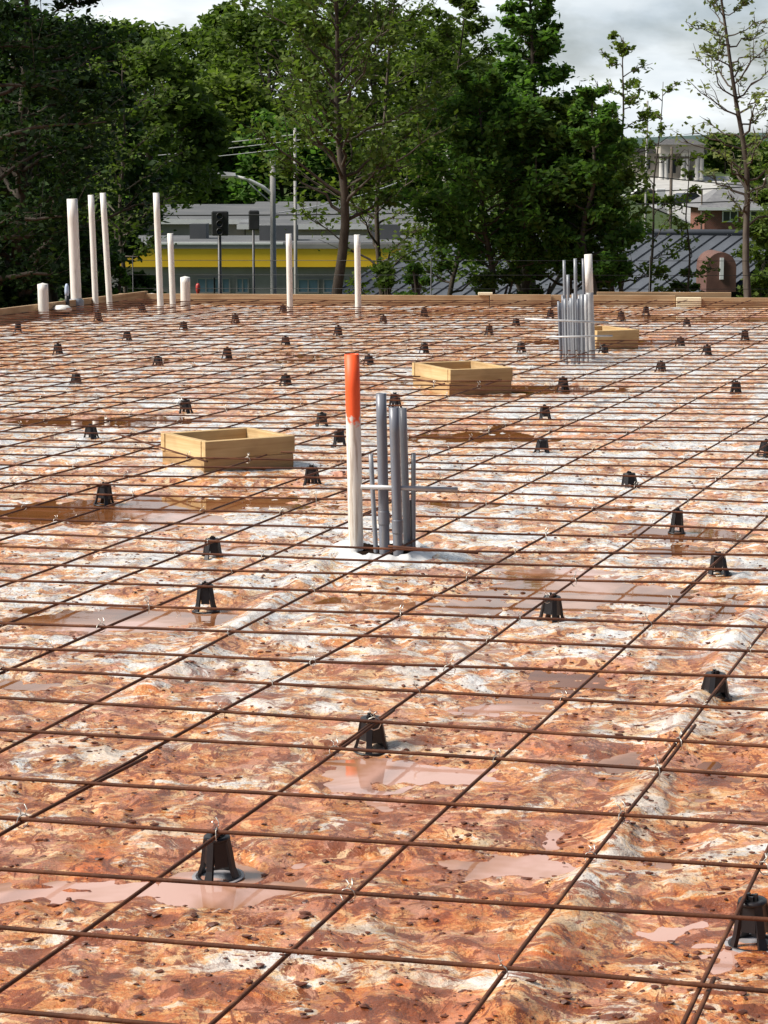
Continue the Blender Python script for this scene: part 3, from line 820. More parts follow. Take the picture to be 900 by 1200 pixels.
# skirt of gathered plastic around the cluster
zt_ = gh(hx.x, hx.y) + .012
collar = empty('gathered_plastic_collar', (hx.x, hx.y, 0), 'crumpled grey-white plastic gathered round the foot of the grey conduits, dark inside', 'plastic collar')
NK = 64; sv_, sf_ = [], []
for q_, (rad_, zz_) in enumerate(((.96, 0), (1.05, 0), (1.2, 0), (1.45, 0), (1.75, 0))):
    for k in range(NK):
        w = 2*math.pi*k/NK
        n1_ = noise.noise(Vector((math.cos(w)*2, math.sin(w)*2, 5))); n2_ = noise.noise(Vector((math.cos(w)*6, math.sin(w)*6, 2 + q_*.5)))
        rr = rad_ * (1 + .2*n1_ + .13*n2_)
        X, Y_ = hx.x + math.cos(w)*.125*rr, hx.y - .0 + math.sin(w)*.16*rr
        g_ = gh(X, Y_)
        z_ = g_ + (.014, .022, .014, .004, -.012)[q_] + (.004, .007, .006, .003, 0)[q_]*n2_*1.6
        sv_.append((X - hx.x, Y_ - hx.y, z_))
for q_ in range(4):
    for k in range(NK): sf_.append((q_*NK+k, q_*NK+(k+1) % NK, (q_+1)*NK+(k+1) % NK, (q_+1)*NK+k))
MB().add(sv_, sf_, True).build('skirt', simple('grey_white_wet_plastic', (0.55, 0.56, 0.57), (0.80, 0.79, 0.77), 9, .22, .5), collar)
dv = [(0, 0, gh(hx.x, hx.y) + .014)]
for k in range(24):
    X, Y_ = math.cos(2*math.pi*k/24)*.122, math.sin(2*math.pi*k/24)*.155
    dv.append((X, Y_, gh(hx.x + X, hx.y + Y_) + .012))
MB().add(dv, [(0, k+1, (k+1) % 24 + 1) for k in range(24)]).build('opening', simple('painted_hole_shade', (0.010, 0.007, 0.006), (0.022, 0.014, 0.010), 30, 1.0, spec=0.0), collar)  # flat near-black disc paints the shade inside the hole

# white risers at the left back
def white(px, yb, tx, yt, w, lb, **k): return pipe('plastic_pipe', px, yb, tx, yt, w, PVC, lb, GP, **k)
big = white(90, 368, 84.5, 233, 12.5, 'thick tall white pipe with a grey sleeve near its foot', n=24)
r = big['r']; MB().lathe([(r*1.0, .02), (r*1.35, .02), (r*1.45, .14), (r*1.0, .16)], 20).build('sleeve', GREYL, big)
white(112.5, 366, 106.5, 228.5, 7, 'slim tall white pipe, left of the leaning pair beside the thick one')
white(129, 365, 120.5, 226, 7, 'slim tall white pipe, right of the leaning pair beside the thick one')
white(188.5, 369, 183, 226, 7.4, 'lone tall slim white pipe left of the half-height one')
white(203, 367, 199.5, 273.5, 7, 'half-height slim white pipe beside the lone tall one')
white(51.5, 375, 50, 333, 12.5, 'short thick white pipe stub near the left form board', cap=True)
white(217.5, 362, 217, 325, 11.5, 'short thick white pipe stub right of the half-height pipe', cap=True)
white(340, 369, 338.5, 274, 7, 'slim white pipe left of the slender tree trunk')
white(420, 371.5, 418.5, 275, 7.3, 'slim white pipe right of the slender tree trunk')
# flat round lids
for px, py, w, lb in ((73, 372, 23, 'flat white round lid on a black pot near the left form board'), (178, 357, 15, 'small white round lid behind the lone tall pipe')):
    p = on(px, py); r = w * p.y / F / 2
    t = empty('drain_cap', (p.x, p.y, 0), lb, 'drain cap', 'white round drain caps')
    MB().lathe([(0, .125), (r*.6, .12), (r, .09), (r*.98, .065), (r*.5, .065)], 22).build('lid', PVC, t)
    MB().lathe([(r*.55, -.01), (r*.55, .07), (0, .07)], 16).build('pot', BLACKP, t)
# pale blue bottle on a dark stub by the thick pipe
p = on(79, 370); t = empty('stub_with_bottle', (p.x, p.y, 0), 'dark stub topped by a pale blue and white cap left of the thick pipe', 'capped stub')
MB().lathe([(.022, -.02), (.026, .12), (.022, .2), (.0, .21)], 14).build('stub', DKMETAL, t)
MB().lathe([(.0, .2), (.020, .2), (.024, .24), (.022, .29), (.011, .32), (0, .325)], 14).build('cap', BLUEW, t)

# tall bundle at the right back
bund = [(663, 424, 661, 305, 3.0, 'front left'), (659, 420, 656, 355, 3.4, ''), (667, 421, 665.5, 322, 3.2, ''), (676, 425, 674, 303, 3.4, ''),
        (671, 427, 669, 349, 3.6, ''), (681, 423, 679, 346, 3.6, ''), (686, 421, 683.5, 303, 3.2, ''), (664, 427, 662, 350, 3.2, ''),
        (675, 421, 673.5, 350, 3.4, ''), (683, 427, 682, 345, 3.4, ''), (657.5, 424, 654.5, 353, 2.8, '')]
blab = ['tall thin grey conduit, leftmost tall one of the far bundle', 'short grey conduit in the left half of the far bundle, at its back',
        'medium tall grey conduit between the two tall left ones of the far bundle', 'tall thin grey conduit in the middle of the far bundle',
        'short grey conduit at the front middle of the far bundle', 'short grey conduit right of the middle tall one in the far bundle',
        'tall thin grey conduit next to the white-topped pipe in the far bundle', 'short grey conduit just before the leftmost tall one',
        'short grey conduit at the back middle of the far bundle', 'short grey conduit at the front right of the far bundle', 'short grey conduit at the far bundle\'s left end']
bund += [(661.5, 426, 659.5, 346, 3.2, ''), (669, 424, 667.5, 352, 3.2, ''), (678.5, 428, 677, 350, 3.0, ''), (685.5, 424, 684.5, 352, 3.0, ''), (673, 428, 671.5, 344, 3.0, '')]
blab += ['short grey conduit just right of the leftmost tall one in the far bundle', 'short grey conduit left of the middle tall one, second row of the far bundle', 'short grey conduit right of centre, very front of the far bundle',
         'short grey conduit just before the tall one beside the white-topped pipe', 'short grey conduit directly before the middle tall one of the far bundle']
for (a1, b1, a2, b2, w, _), lb in zip(bund, blab):
    pipe('grey_conduit', a1, b1, a2, b2, w*1.15, GREYL if random.random() < .6 else GREY, lb, GT, n=12)
q = pipe('metal_conduit', 693.5, 424, 690.5, 335, 9, STEELG, 'shiny thick conduit with a white sleeve on top, right end of the far bundle', GT)
r, L_ = q['r'], q['L']; MB().lathe([(r*.7, L_ - .05), (r*1.02, L_ - .05), (r*1.02, L_ + .24), (r*.85, L_ + .24), (r*.85, L_ + .1), (0, L_+.1)], 18).build('white_sleeve', PVC, q)
q2 = pipe('metal_conduit', 688.5, 426, 686.5, 345, 4.2, STEELG, 'slim shiny conduit left of the thick one in the far bundle', GT, n=12)
Yb = on(675, 428).y - .05
tag(MB().tube([at(615, 374, Yb), at(713, 378, Yb)], .008, 8).build('tie_rod', STEELG), 'upper pale rod tied across the far conduit bundle', 'rod')
tag(MB().tube([at(640, 395, Yb), at(718, 393.5, Yb)], .007, 8).build('tie_rod', STEELG), 'lower pale rod tied across the far conduit bundle', 'rod')
for o_ in list(bpy.data.objects):
    for k_ in ('r', 'L'):
        if k_ in o_: del o_[k_]

# dark clay crumbs on the sheet
ico = np.array([(0,0,1),(.89,0,.45),(.28,.85,.45),(-.72,.53,.45),(-.72,-.53,.45),(.28,-.85,.45),(.72,.53,-.45),(-.28,.85,-.45),(-.89,0,-.45),(-.28,-.85,-.45),(.72,-.53,-.45),(0,0,-1)])
icf = np.array([(0,1,2),(0,2,3),(0,3,4),(0,4,5),(0,5,1),(1,6,2),(2,7,3),(3,8,4),(4,9,5),(5,10,1),(6,7,2),(7,8,3),(8,9,4),(9,10,5),(10,6,1),(11,7,6),(11,8,7),(11,9,8),(11,10,9),(11,6,10)])
VV, FF = [], []
cnt = 0
while cnt < 8500:
    Y = 2.6 + 9.5 * random.random() ** 1.5
    x = random.uniform(-.2*Y - .4, .2*Y + .4)
    if noise.noise(Vector((x*2.2, Y*2.2, 4))) + .25*noise.noise(Vector((x*7, Y*7, 1))) < random.uniform(-.35, .45): continue
    s = random.choice([.0015, .002, .002, .0025, .003, .004, .0055]) * random.uniform(.8, 1.3)
    z = gh(x, Y)
    if z < WLEVEL - .004: continue
    J = ico * (1 + rng.uniform(-.35, .35, (12, 1))) * np.array([s*random.uniform(.9, 2.1), s*random.uniform(.8, 1.4), s*.6])
    VV.append(J + np.array([x, Y, z + s*.3])); FF.append(icf + cnt*12); cnt += 1
me = np_mesh('clay_crumbs', np.concatenate(VV), np.concatenate(FF), CLOD)
o = bpy.data.objects.new('clay_crumbs', me); C.objects.link(o)
tag(o, 'dark red clay crumbs scattered over the muddy plastic sheet', 'clay crumbs', kind='stuff')

# ------------------------------------------------------------------ trees
def leaf_quads(cen, size, flat=.5):
    n = len(cen)
    a = rng.normal(size=(n, 3)); a[:, 2] *= flat; a /= np.linalg.norm(a, axis=1)[:, None]
    b = rng.normal(size=(n, 3)); b[:, 2] *= flat; b -= (b*a).sum(1)[:, None]*a; b /= np.linalg.norm(b, axis=1)[:, None]
    s = size * rng.uniform(.6, 1.3, (n, 1))
    v = np.stack([cen - a*s, cen - b*s*.55 + a*s*.1, cen + a*s, cen + b*s*.55 + a*s*.1], 1).reshape(-1, 3)
    return v, np.arange(n*4).reshape(n, 4)
GTREE = {'near': 'trees just beyond the form boards', 'far': 'trees on the slope behind the buildings'}
def near_tree(px, Y, top_px, rt, crown, leafm, label, nb=34, spread=1.0, leaf=.045, per=60, lean=0, start=.3, droop=0.0, rise=.5, bare=0.0, sub=4, clump=.20, name='broadleaf_tree'):
    """trunk with limbs, twigs and leaves along the twigs; crown = limb length in metres"""
    zb = terr((px-450)/F*Y, Y)
    base = Vector(((px-450)/F*Y, Y, zb)); top = at(top_px[0], top_px[1], Y)
    top.y += random.uniform(-.4, .4)
    t = empty(name, base, label, 'tree', GTREE['near'])
    tr = MB(); Ht = (top - base).length
    N = 14; path = []
    sd_ = random.random()*50
    for i in range(N+1):
        u = i/N; p = base.lerp(top, u)
        p += Vector((noise.noise(Vector((u*3, sd_, 0))), noise.noise(Vector((u*3, sd_, 9))), 0)) * .16 * math.sin(math.pi*min(1, u*1.0))*1.5
        path.append(p)
    rads = [rt*(1 - .86*(i/N)) for i in range(N+1)]
    tr.tube([p - base for p in path], rads, 9)
    cen = []
    for b in range(nb):
        u = start + (1-start) * (b + random.random()) / nb; u = min(u, .99)
        k = min(N-1, int(u*N)); p0 = path[k].lerp(path[k+1], u*N-k)
        az = b*2.4 + random.uniform(-.5, .5)
        prof = crown * (1 - ((u-start)/(1-start))**1.6 * .7) * random.uniform(.6, 1.1) * (.65 + .35*min(1, (u-start)*6))
        d = Vector((math.cos(az), math.sin(az)*.8, rise*random.uniform(.5, 1.4)))
        pts = [p0]; L = prof
        for s_ in range(1, 7):
            w = s_/6
            pts.append(p0 + d.normalized()*L*w + Vector((random.uniform(-.05, .05), random.uniform(-.05, .05), random.uniform(-.04, .04) - droop*L*w*w)))
        r0 = max(.006, rads[k]*.42)
        tr.tube([p - base for p in pts], [r0*(1-.85*i/6) + .002 for i in range(7)], 5, cap=False)
        for s_ in range(sub * 2):
            w = random.uniform(.25, 1.0); kk = min(5, int(w*6)); q0 = pts[kk].lerp(pts[kk+1], w*6-kk)
            d2 = (d.normalized() + Vector((random.uniform(-1, 1), random.uniform(-1, 1), random.uniform(-.5, .8)))).normalized()
            L2 = L * .42 * random.uniform(.5, 1.1) * (1.2 - w*.5)
            q1 = q0 + d2*L2*.5 + Vector((0, 0, random.uniform(-.03, .05))); q2 = q0 + d2*L2 - Vector((0, 0, droop*L2*.4))
            tr.tube([p - base for p in (q0, q1, q2)], [.006, .004, .002], 4, cap=False)
            if random.random() < bare: continue
            n_ = int(per * random.uniform(.4, 1.3))
            ww = rng.uniform(.15, 1.1, (n_, 1)) ; A_, B_ = np.array(q0 - base), np.array(q2 - base)
            cen.append(A_ + (B_-A_)*ww + rng.normal(size=(n_, 3))*np.array([clump, clump, clump*.75])*L2*1.0)
    tr.build('trunk', BARK, t)
    if cen:
        cen = np.concatenate(cen); v_, f_ = leaf_quads(cen, leaf)
        me = np_mesh('crown', v_, f_, leafm); o = bpy.data.objects.new('crown', me); C.objects.link(o); o.parent = t
    return t
def mass_tree(x, Y, zb, ztop, rx, leafm, label, n_cl=46, leaf=.16, per=230, name='broadleaf_tree', group='far', squat=1.0, low=.12):
    """full crown built of many leafy clumps round a trunk with limbs"""
    base = Vector((x, Y, zb)); Ht = ztop - zb
    t = empty(name, base, label, 'tree', GTREE.get(group, group))
    tr = MB(); r0 = Ht*.018 + .05
    tr.tube([(0, 0, -.2), (.1, 0, Ht*.3), (-.05, .1, Ht*.6), (.05, 0, Ht*.9)], [r0, r0*.8, r0*.5, r0*.15], 8)
    cen = []
    for k in range(n_cl):
        u = low + (1-low)*random.random()**.85
        w = math.sqrt(max(0, 1 - ((u - .45)/.58)**2)); w = max(.15, w)
        az = random.uniform(0, 2*math.pi); rr = rx*w*math.sqrt(random.uniform(.25, 1.0))
        c = Vector((math.cos(az)*rr, math.sin(az)*rr*.8, Ht*u))
        cr_ = rx * random.uniform(.16, .30)
        if k % 3 == 0: tr.tube([(0, 0, Ht*max(.12, u*.6)), c*.6 + Vector((0, 0, Ht*u*.25)), c], [r0*.35, r0*.22, .02], 5, cap=False)
        n_ = int(per * random.uniform(.5, 1.2))
        d = rng.normal(size=(n_, 3)); d /= np.linalg.norm(d, axis=1)[:, None]
        rad = cr_ * rng.uniform(.45, 1.12, (n_, 1)) * (1 + .25*np.sin(d[:, :1]*5 + k) * np.cos(d[:, 2:]*6))
        cen.append(np.array(c) + d*rad*np.array([1.15, 1.15, .72*squat]))
    tr.build('trunk', BARK, t)
    cen = np.concatenate(cen); v_, f_ = leaf_quads(cen, leaf)
    me = np_mesh('crown', v_, f_, leafm); o = bpy.data.objects.new('crown', me); C.objects.link(o); o.parent = t
    return t
def mt(px, Y, top, wpx, leafm, label, zb=None, **k):
    x = (px-450)/F*Y; zt = at(px, top, Y).z
    if zb is None: zb = terr(x, Y)
    return mass_tree(x, Y, zb, zt, wpx/F*Y/2, leafm, label, **k)

# dark dense trees, left
near_tree(20, 30, (35, -60), .13, 2.0, LEAF_SHADED, 'dark tree at the left edge with twiggy boughs against the sky', nb=44, per=50, leaf=.05, start=.15, sub=4, clump=.3, droop=.1)
near_tree(-60, 28, (-30, -90), .14, 2.3, LEAF_SHADED, 'dark tree mostly outside the left edge, boughs reaching in at the top', nb=34, per=45, leaf=.05, start=.2, clump=.3, droop=.2)
mt(20, 36, 20, 200, LEAF_SHADED, 'dense dark tree filling the left side behind the short pipe stub', n_cl=70, leaf=.085, per=330, group='near')
mt(100, 40, 45, 190, LEAF_SHADED, 'dense dark tree behind the thick tall white pipe', n_cl=64, leaf=.09, per=300, group='near')
mt(-70, 40, -20, 220, LEAF_SHADED, 'dense dark tree at the far left, mostly outside the frame', n_cl=60, leaf=.09, per=260, group='near')
mt(62, 31, 205, 150, LEAF_SHADED, 'low dark bush behind the left form board', n_cl=40, leaf=.06, per=260, group='near', name='bush', low=.0)
mt(-10, 30, 230, 130, LEAF_SHADED, 'low dark bush at the left edge behind the form board', n_cl=36, leaf=.06, per=240, group='near', name='bush', low=.0)
mt(175, 60, 60, 170, LEAF_MID, 'green tree above the slim leaning pipes', zb=at(175, 250, 60).z, n_cl=60, leaf=.12, per=300)

# wooded slope
slope = [(150, 185, 38, 190, LEAF_MID), (228, 195, 44, 170, LEAF_MID), (318, 180, 15, 190, LEAF_MID), (262, 160, 95, 150, LEAF_YEL), (205, 158, 120, 120, LEAF_DEEP),
         (370, 200, -5, 190, LEAF_MID), (440, 190, 15, 190, LEAF_MID), (330, 158, 140, 150, LEAF_DEEP), (420, 162, 130, 160, LEAF_MID), (510, 185, 30, 180, LEAF_MID),
         (565, 200, 75, 160, LEAF_MID), (480, 158, 165, 140, LEAF_MID), (620, 205, 125, 160, LEAF_MID), (80, 185, 30, 220, LEAF_MID), (268, 200, 5, 100, LEAF_MID)]
slab = ['tree on the slope left of the sky gap, above the lone tall pipe', 'tree on the slope under the patch of sky at top left', 'tall tree on the slope right of the sky gap',
        'lighter rounded tree low on the slope above the street lamp', 'small dense tree low on the slope over the grey roof at left', 'tall tree on the slope behind the slender trunk',
        'tree on the slope right behind the slender trunk', 'low dense tree on the slope behind the street lamp pole', 'low tree on the slope behind the fork of the slender tree',
        'tree on the slope left of the dense green tree', 'tree on the slope behind the dense green tree', 'low tree behind the utility pole with a transformer',
        'tree on the slope behind the right side of the dense green tree', 'tree on the slope behind the dark trees at left', 'narrow treetop rising beside the sky gap at top left']
for (px, Y, top, w, lm), lb in zip(slope, slab):
    mt(px, Y, top, w, lm, lb, zb=at(px, 262, Y).z, n_cl=56, leaf=.30, per=210, low=.05)

# slender tree in the middle
near_tree(389, 29, (398, -70), .082, 1.75, LEAF_MID, 'slender tree with a straight trunk and loose green crown, centre left', nb=50, per=26, leaf=.045, start=.36, sub=4, clump=.28, rise=.8)
near_tree(440, 31, (470, -60), .05, 1.5, LEAF_YEL, 'thin young tree with light leaves right of the slender trunk', nb=34, per=24, leaf=.042, start=.2, sub=4, clump=.3)
near_tree(150, 33, (146, 60), .05, 1.2, LEAF_MID, 'thin leafy sapling between the slim leaning pair and the lone tall pipe', nb=26, per=20, leaf=.042, start=.45, sub=4, clump=.3)
near_tree(520, 32, (545, 0), .05, 1.3, LEAF_MID, 'leafy young tree left of the dense green tree', nb=34, per=34, leaf=.045, start=.32, sub=4, clump=.3)
# dense green tree and its neighbours
near_tree(612, 30, (622, -35), .08, .85, LEAF_DEEP, 'tall upright tree whose dark leafy tip stands against the sky', nb=46, per=44, leaf=.05, start=.36, sub=5, clump=.3)
near_tree(575, 29.5, (560, 100), .06, 1.25, LEAF_DEEP, 'dense green tree left of the tall conduit bundle', nb=40, per=44, leaf=.05, start=.34, sub=5, clump=.34)
near_tree(660, 30, (668, 130), .07, 1.15, LEAF_MID, 'dense green tree right behind the tall conduit bundle', nb=40, per=46, leaf=.05, start=.34, sub=5, clump=.34)
near_tree(697, 29, (694, 110), .06, .75, LEAF_DEEP, 'narrow green tree with a dark trunk right of the conduit bundle', nb=30, per=60, leaf=.045, start=.3, sub=4, clump=.3)
mt(620, 34, 125, 170, LEAF_MID, 'broad bushy tree filling the gap behind the tall upright tree', n_cl=24, leaf=.06, per=200, group='near', low=.50)
near_tree(722, 30, (728, 45), .04, .85, LEAF_YEL, 'thin young tree with pale layered leaves right of the dense trees', nb=26, per=18, leaf=.042, start=.3, sub=3, clump=.3, bare=.15)
near_tree(755, 31, (780, 95), .03, .75, LEAF_YEL, 'small sparse sapling leaning right beside the distant parking lot', nb=14, per=10, leaf=.04, start=.35, sub=3, clump=.3, bare=.2)
# almost bare tree at the right
near_tree(886, 27.5, (838, -70), .058, .85, LEAF_PALE, 'nearly bare tree with dark leaning trunk at the right edge', nb=46, per=8, leaf=.036, start=.36, sub=4, clump=.3, bare=.3, rise=.6)
near_tree(812, 30, (806, 175), .025, .6, LEAF_YEL, 'thin leafy sapling in front of the seam roof, right of the small leaning one', nb=14, per=10, leaf=.04, start=.15, sub=3, clump=.32)
near_tree(915, 29, (935, 170), .04, .8, LEAF_MID, 'leafy green sapling at the right edge behind the bare tree', nb=26, per=60, leaf=.045, start=.1, sub=4, clump=.32)
# undergrowth along the form board
ug = [(490, 312, 60, LEAF_DEEP, 'low bush behind the rightmost slim white pipe'), (590, 322, 90, LEAF_MID, 'low bush under the dense green tree'),
      (640, 318, 60, LEAF_MID, 'low bush just left of the far conduit bundle'), (725, 318, 70, LEAF_MID, 'low weedy bush right of the far conduit bundle'),
      (892, 270, 60, LEAF_YEL, 'low bush at the right edge behind the last form board'), (800, 318, 45, LEAF_MID, 'small weedy bush left of the brown dormer'), (140, 300, 50, LEAF_DEEP, 'low bush between the slim leaning pipes and the yellow building'),
      (455, 312, 80, LEAF_MID, 'small bush right of the slender tree trunk')]
for px, top, w, lm, lb in ug:
    mt(px, 29.5 + random.uniform(-1, 2), top, w, lm, lb, n_cl=22, leaf=.045, per=130, group='near', name='bush', low=.05)
# distant trees at right
dt = [(655, 290, 150, 120), (700, 300, 165, 90), (722, 310, 165, 50), (845, 315, 160, 60), (850, 330, 165, 90), (900, 320, 172, 90), (770, 345, 172, 70), (872, 230, 195, 50), (960, 330, 160, 110), (585, 330, 150, 120)]
dl = ['far tree behind the dense green trees', 'far tree left of the columned building', 'far tree right beside the columned building\'s left wall', 'far tree right of the columned building',
      'far tree above the brick house roof', 'far tree at the right edge above the brick house', 'far treetop peeking over the columned building', 'small tree beside the brick house', 'far tree outside the right edge', 'far tree behind the tall upright tree']
for (px, Y, top, w), lb in zip(dt, dl): mt(px, Y, top, w, LEAF_MID if px != 870 else LEAF_YEL, lb, zb=terr((px-450)/F*Y, Y), n_cl=30, leaf=.45, per=110)
mt(748, 190, 232, 60, LEAF_YEL, 'rounded green shrub below the distant parking lot', n_cl=26, leaf=.2, per=130, name='shrub')

# far hills
hv, hf = [], []
for i in range(61):
    x = -900 + 30*i
    hv += [(x, 900, -20), (x, 900, 14 + 9*noise.noise(Vector((i*.21, 2, 0))) + 3*noise.noise(Vector((i*.7, 5, 0)))), (x, 1200, -20)]
for i in range(60): hf += [(i*3, i*3+3, i*3+4, i*3+1), (i*3+1, i*3+4, i*3+5, i*3+2)]
tag(MB().add(hv, hf, True).build('hills', simple('bluish_wooded_hills', (0.05, 0.085, 0.08), (0.09, 0.13, 0.12), .03, 1)), kind='structure')

# ------------------------------------------------------------------ buildings
def windows(t, rects, Y, mat=GLASSD, z=None, frame=WHITEP, name='window'):
    """rects: (x0,x1,z0,z1) in building-local metres on the front wall plane y=0"""
    for x0, x1, z0, z1 in rects:
        w = MB().box((x0, -.06, z0), (x1, -.03, z1)).build(name, mat, t)
        m = MB(); e = .07
        m.box((x0-e, -.09, z0-e), (x1+e, -.065, z0)); m.box((x0-e, -.09, z1), (x1+e, -.065, z1+e))
        m.box((x0-e, -.09, z0), (x0, -.065, z1)); m.box((x1, -.09, z0), (x1+e, -.065, z1)); m.box(((x0+x1)/2-.03, -.088, z0), ((x0+x1)/2+.03, -.063, z1))
        m.build('window_frame', frame, w)
# shop with the yellow band
Y = 108; x0 = at(128, 300, Y).x; x1 = at(592, 300, Y).x; zt = at(300, 291, Y).z; zb_ = at(300, 315, Y).z; gz = terr(0, Y)
t = empty('shop_building', (x0, Y, gz), 'long low grey shop building with a bright yellow fascia band', 'building')
Wd = x1 - x0; hz = zb_ - gz
MB().box((0, 0, -.5), (Wd, 12, hz + .1)).build('wall', GREYW, t)
MB().box((-.15, -.35, hz + .1), (Wd + .15, 12, zt - gz)).build('fascia', YELLOW, t)
MB().box((-.25, -.45, zt - gz), (Wd + .25, 12.2, zt - gz + .22)).build('parapet', GREYW, t)
MB().box((.1, 0, zt - gz + .22), (Wd - .1, 12, zt - gz + .27)).build('roof', ROOFG, t)
m_ = MB(); m_.box((0.0, -.50, zt-gz+.20), (Wd*.44, -.2, zt-gz+.30)); m_.build('coping', WHITEP, t)
zz = lambda py: at(300, py, Y).z - gz
wx = lambda px: at(px, 300, Y).x - x0
windows(t, [(wx(232), wx(250), zz(342), zz(327)), (wx(252), wx(268), zz(342), zz(327)), (wx(278), wx(290), zz(342), zz(327)), (wx(350), wx(372), zz(342), zz(328)), (wx(380), wx(402), zz(342), zz(328)), (wx(440), wx(470), zz(342), zz(328))], Y, GLASSB, frame=GREYW)
for a_, b_, c_ in ((300, 345, 3), (430, 470, 5), (210, 230, 6)):
    MB().box((wx(a_), c_, zt-gz+.27), (wx(b_), c_+2, zt-gz+1.0)).build('rooftop_unit', ROOFG, t)
p = Vector((at(232, 340, 104).x, 104, terr(0, 104)))
t = empty('red_bollard', p, 'small red post in front of the yellow-banded shop', 'post')
hp = at(232, 332, 104).z - p.z
MB().lathe([(.07, 0), (.07, hp-.4), (.10, hp-.35), (.10, hp-.1), (.05, hp), (0, hp)], 12).build('post', REDP, t)
# grey building behind, left
def hall(px0, px1, Y, ytop, yroof, depth, wallm, roofm, label, wins=(), rotz=0, name='building', white=False):
    x0 = at(px0, 300, Y).x; x1 = at(px1, 300, Y).x; gz = terr((x0+x1)/2, Y) ; zt = at(300, ytop, Y).z; zr = at(300, yroof, Y + depth).z
    t = empty(name, (x0, Y, gz), label, 'building', None, rotz); Wd = x1-x0
    MB().box((0, 0, -1), (Wd, depth, zt - gz)).build('wall', wallm, t)
    m = MB(); e = .4
    a, b = zt - gz, max(zr - gz, zt - gz + .3)
    vs = [(-e, -e, a), (Wd+e, -e, a), (Wd+e, depth, b), (-e, depth, b), (-e, -e, a+.2), (Wd+e, -e, a+.2), (Wd+e, depth, b+.2), (-e, depth, b+.2)]
    m.add(vs, [(0,3,2,1),(4,5,6,7),(0,1,5,4),(1,2,6,5),(2,3,7,6),(3,0,4,7)]); m.build('roof', roofm, t)
    if white: MB().box((-e-.05, -e-.06, a-.02), (Wd+e+.05, -e-.01, a+.24)).build('eave_trim', WHITEP, t)
    windows(t, [(at(a_, 300, Y).x - x0, at(b_, 300, Y).x - x0, at(300, c_, Y).z - gz, at(300, d_, Y).z - gz) for a_, b_, c_, d_ in wins], Y, GLASSD, frame=wallm)
    return t
hall(125, 287, 128, 262, 243, 16, GREYW, ROOFG, 'grey building behind the shop at left with a sloping grey roof', [(175, 188, 276, 270)], white=True)
hall(288, 575, 126, 268, 240, 18, BEIGEW, ROOFG, 'long pale building with a wide light roof behind the shop', [], white=True)
hall(345, 470, 160, 235, 222, 12, BEIGEW, ROOFD, 'small building half hidden high on the slope behind the slender tree', [(360, 380, 244, 238)])

# building with the blue-grey standing seam roof
Yr = 60; ridgeL, ridgeR = at(480, 276, Yr + 3), at(900, 268, Yr)
t = empty('seam_roof_building', (0, 0, 0), 'building with a blue-grey standing seam metal roof behind the dense green trees', 'building')
A = at(505, 276, 64); B = at(935, 271, 60)
A.z = B.z = (A.z + B.z)/2
rd = (B - A).normalized(); sd2 = Vector((rd.y, -rd.x, 0)); sd2 = (sd2 * .97 - rd*.25).normalized()
t.location = (A.x, A.y, 0)
Lr = (B - A).length; down = sd2*9.5 + Vector((0, 0, -3.2)); back = -sd2*9.5 + Vector((0, 0, -3.2))
P4 = [Vector((0, 0, A.z)), rd*Lr + Vector((0, 0, A.z))]
m = MB(); vs = [P4[0], P4[1], P4[1] + down, P4[0] + down, P4[1] + back, P4[0] + back]
vs2 = [v_ - Vector((0, 0, .15)) for v_ in vs]
m.add(vs + vs2, [(0, 3, 2, 1), (0, 1, 4, 5), (6, 7, 8, 9), (6, 11, 10, 7), (3, 9, 8, 2), (4, 10, 11, 5)]); m.build('roof', SEAM, t)
m = MB(); k = 0
nrm = rd.cross(down).normalized(); nrm = nrm if nrm.z > 0 else -nrm
d_ = .15
while d_ < Lr:
    a0 = P4[0] + rd*d_ + nrm*.02; m.tube([a0, a0 + down], .017, 4, smooth=False); d_ += .40
m.build('seams', simple('dark_seam_metal', (0.02, 0.023, 0.028), (0.035, 0.038, 0.045), 2, .5), t)
MB().tube([P4[0] + Vector((0, 0, .05)), P4[1] + Vector((0, 0, .05))], .10, 6).build('ridge_cap', SEAM, t)
m = MB(); q_ = [P4[0] + down*.93, P4[1] + down*.93, P4[1] + back*.93, P4[0] + back*.93]
top_ = [v_ - Vector((0, 0, .2)) for v_ in q_]; bot = [Vector((v_.x, v_.y, -7)) for v_ in q_]
m.add(top_ + bot, [(0, 1, 5, 4), (1, 2, 6, 5), (2, 3, 7, 6), (3, 0, 4, 7)]); m.build('wall', BRICK, t)
# rounded brown dormer with a narrow white louvre
c = at(841, 326, 56); t.name = 'seam_roof_building'
dm = MB(); pr = []
wdt = .36; htt = .62
for k in range(13):
    w = math.pi*k/12; pr.append((math.cos(w)*wdt, htt*.45 + math.sin(w)*htt*.6))
pr = [(wdt, -.3)] + pr + [(-wdt, -.3)]
n_ = len(pr)
loc = c - t.location
vsd = [Vector((x_, -.6, z_)) + loc for x_, z_ in pr] + [Vector((x_, 1.2, z_)) + loc for x_, z_ in pr]
dm.add(vsd, [tuple(range(n_))] + [(k, (k+1) % n_, (k+1) % n_ + n_, k + n_) for k in range(n_)]); dd = dm.build('dormer', BROWN, t)
MB().box((loc.x - .045, loc.y - .66, loc.z + .0), (loc.x + .045, loc.y - .61, loc.z + .52)).build('louvre', WHITEP, dd)

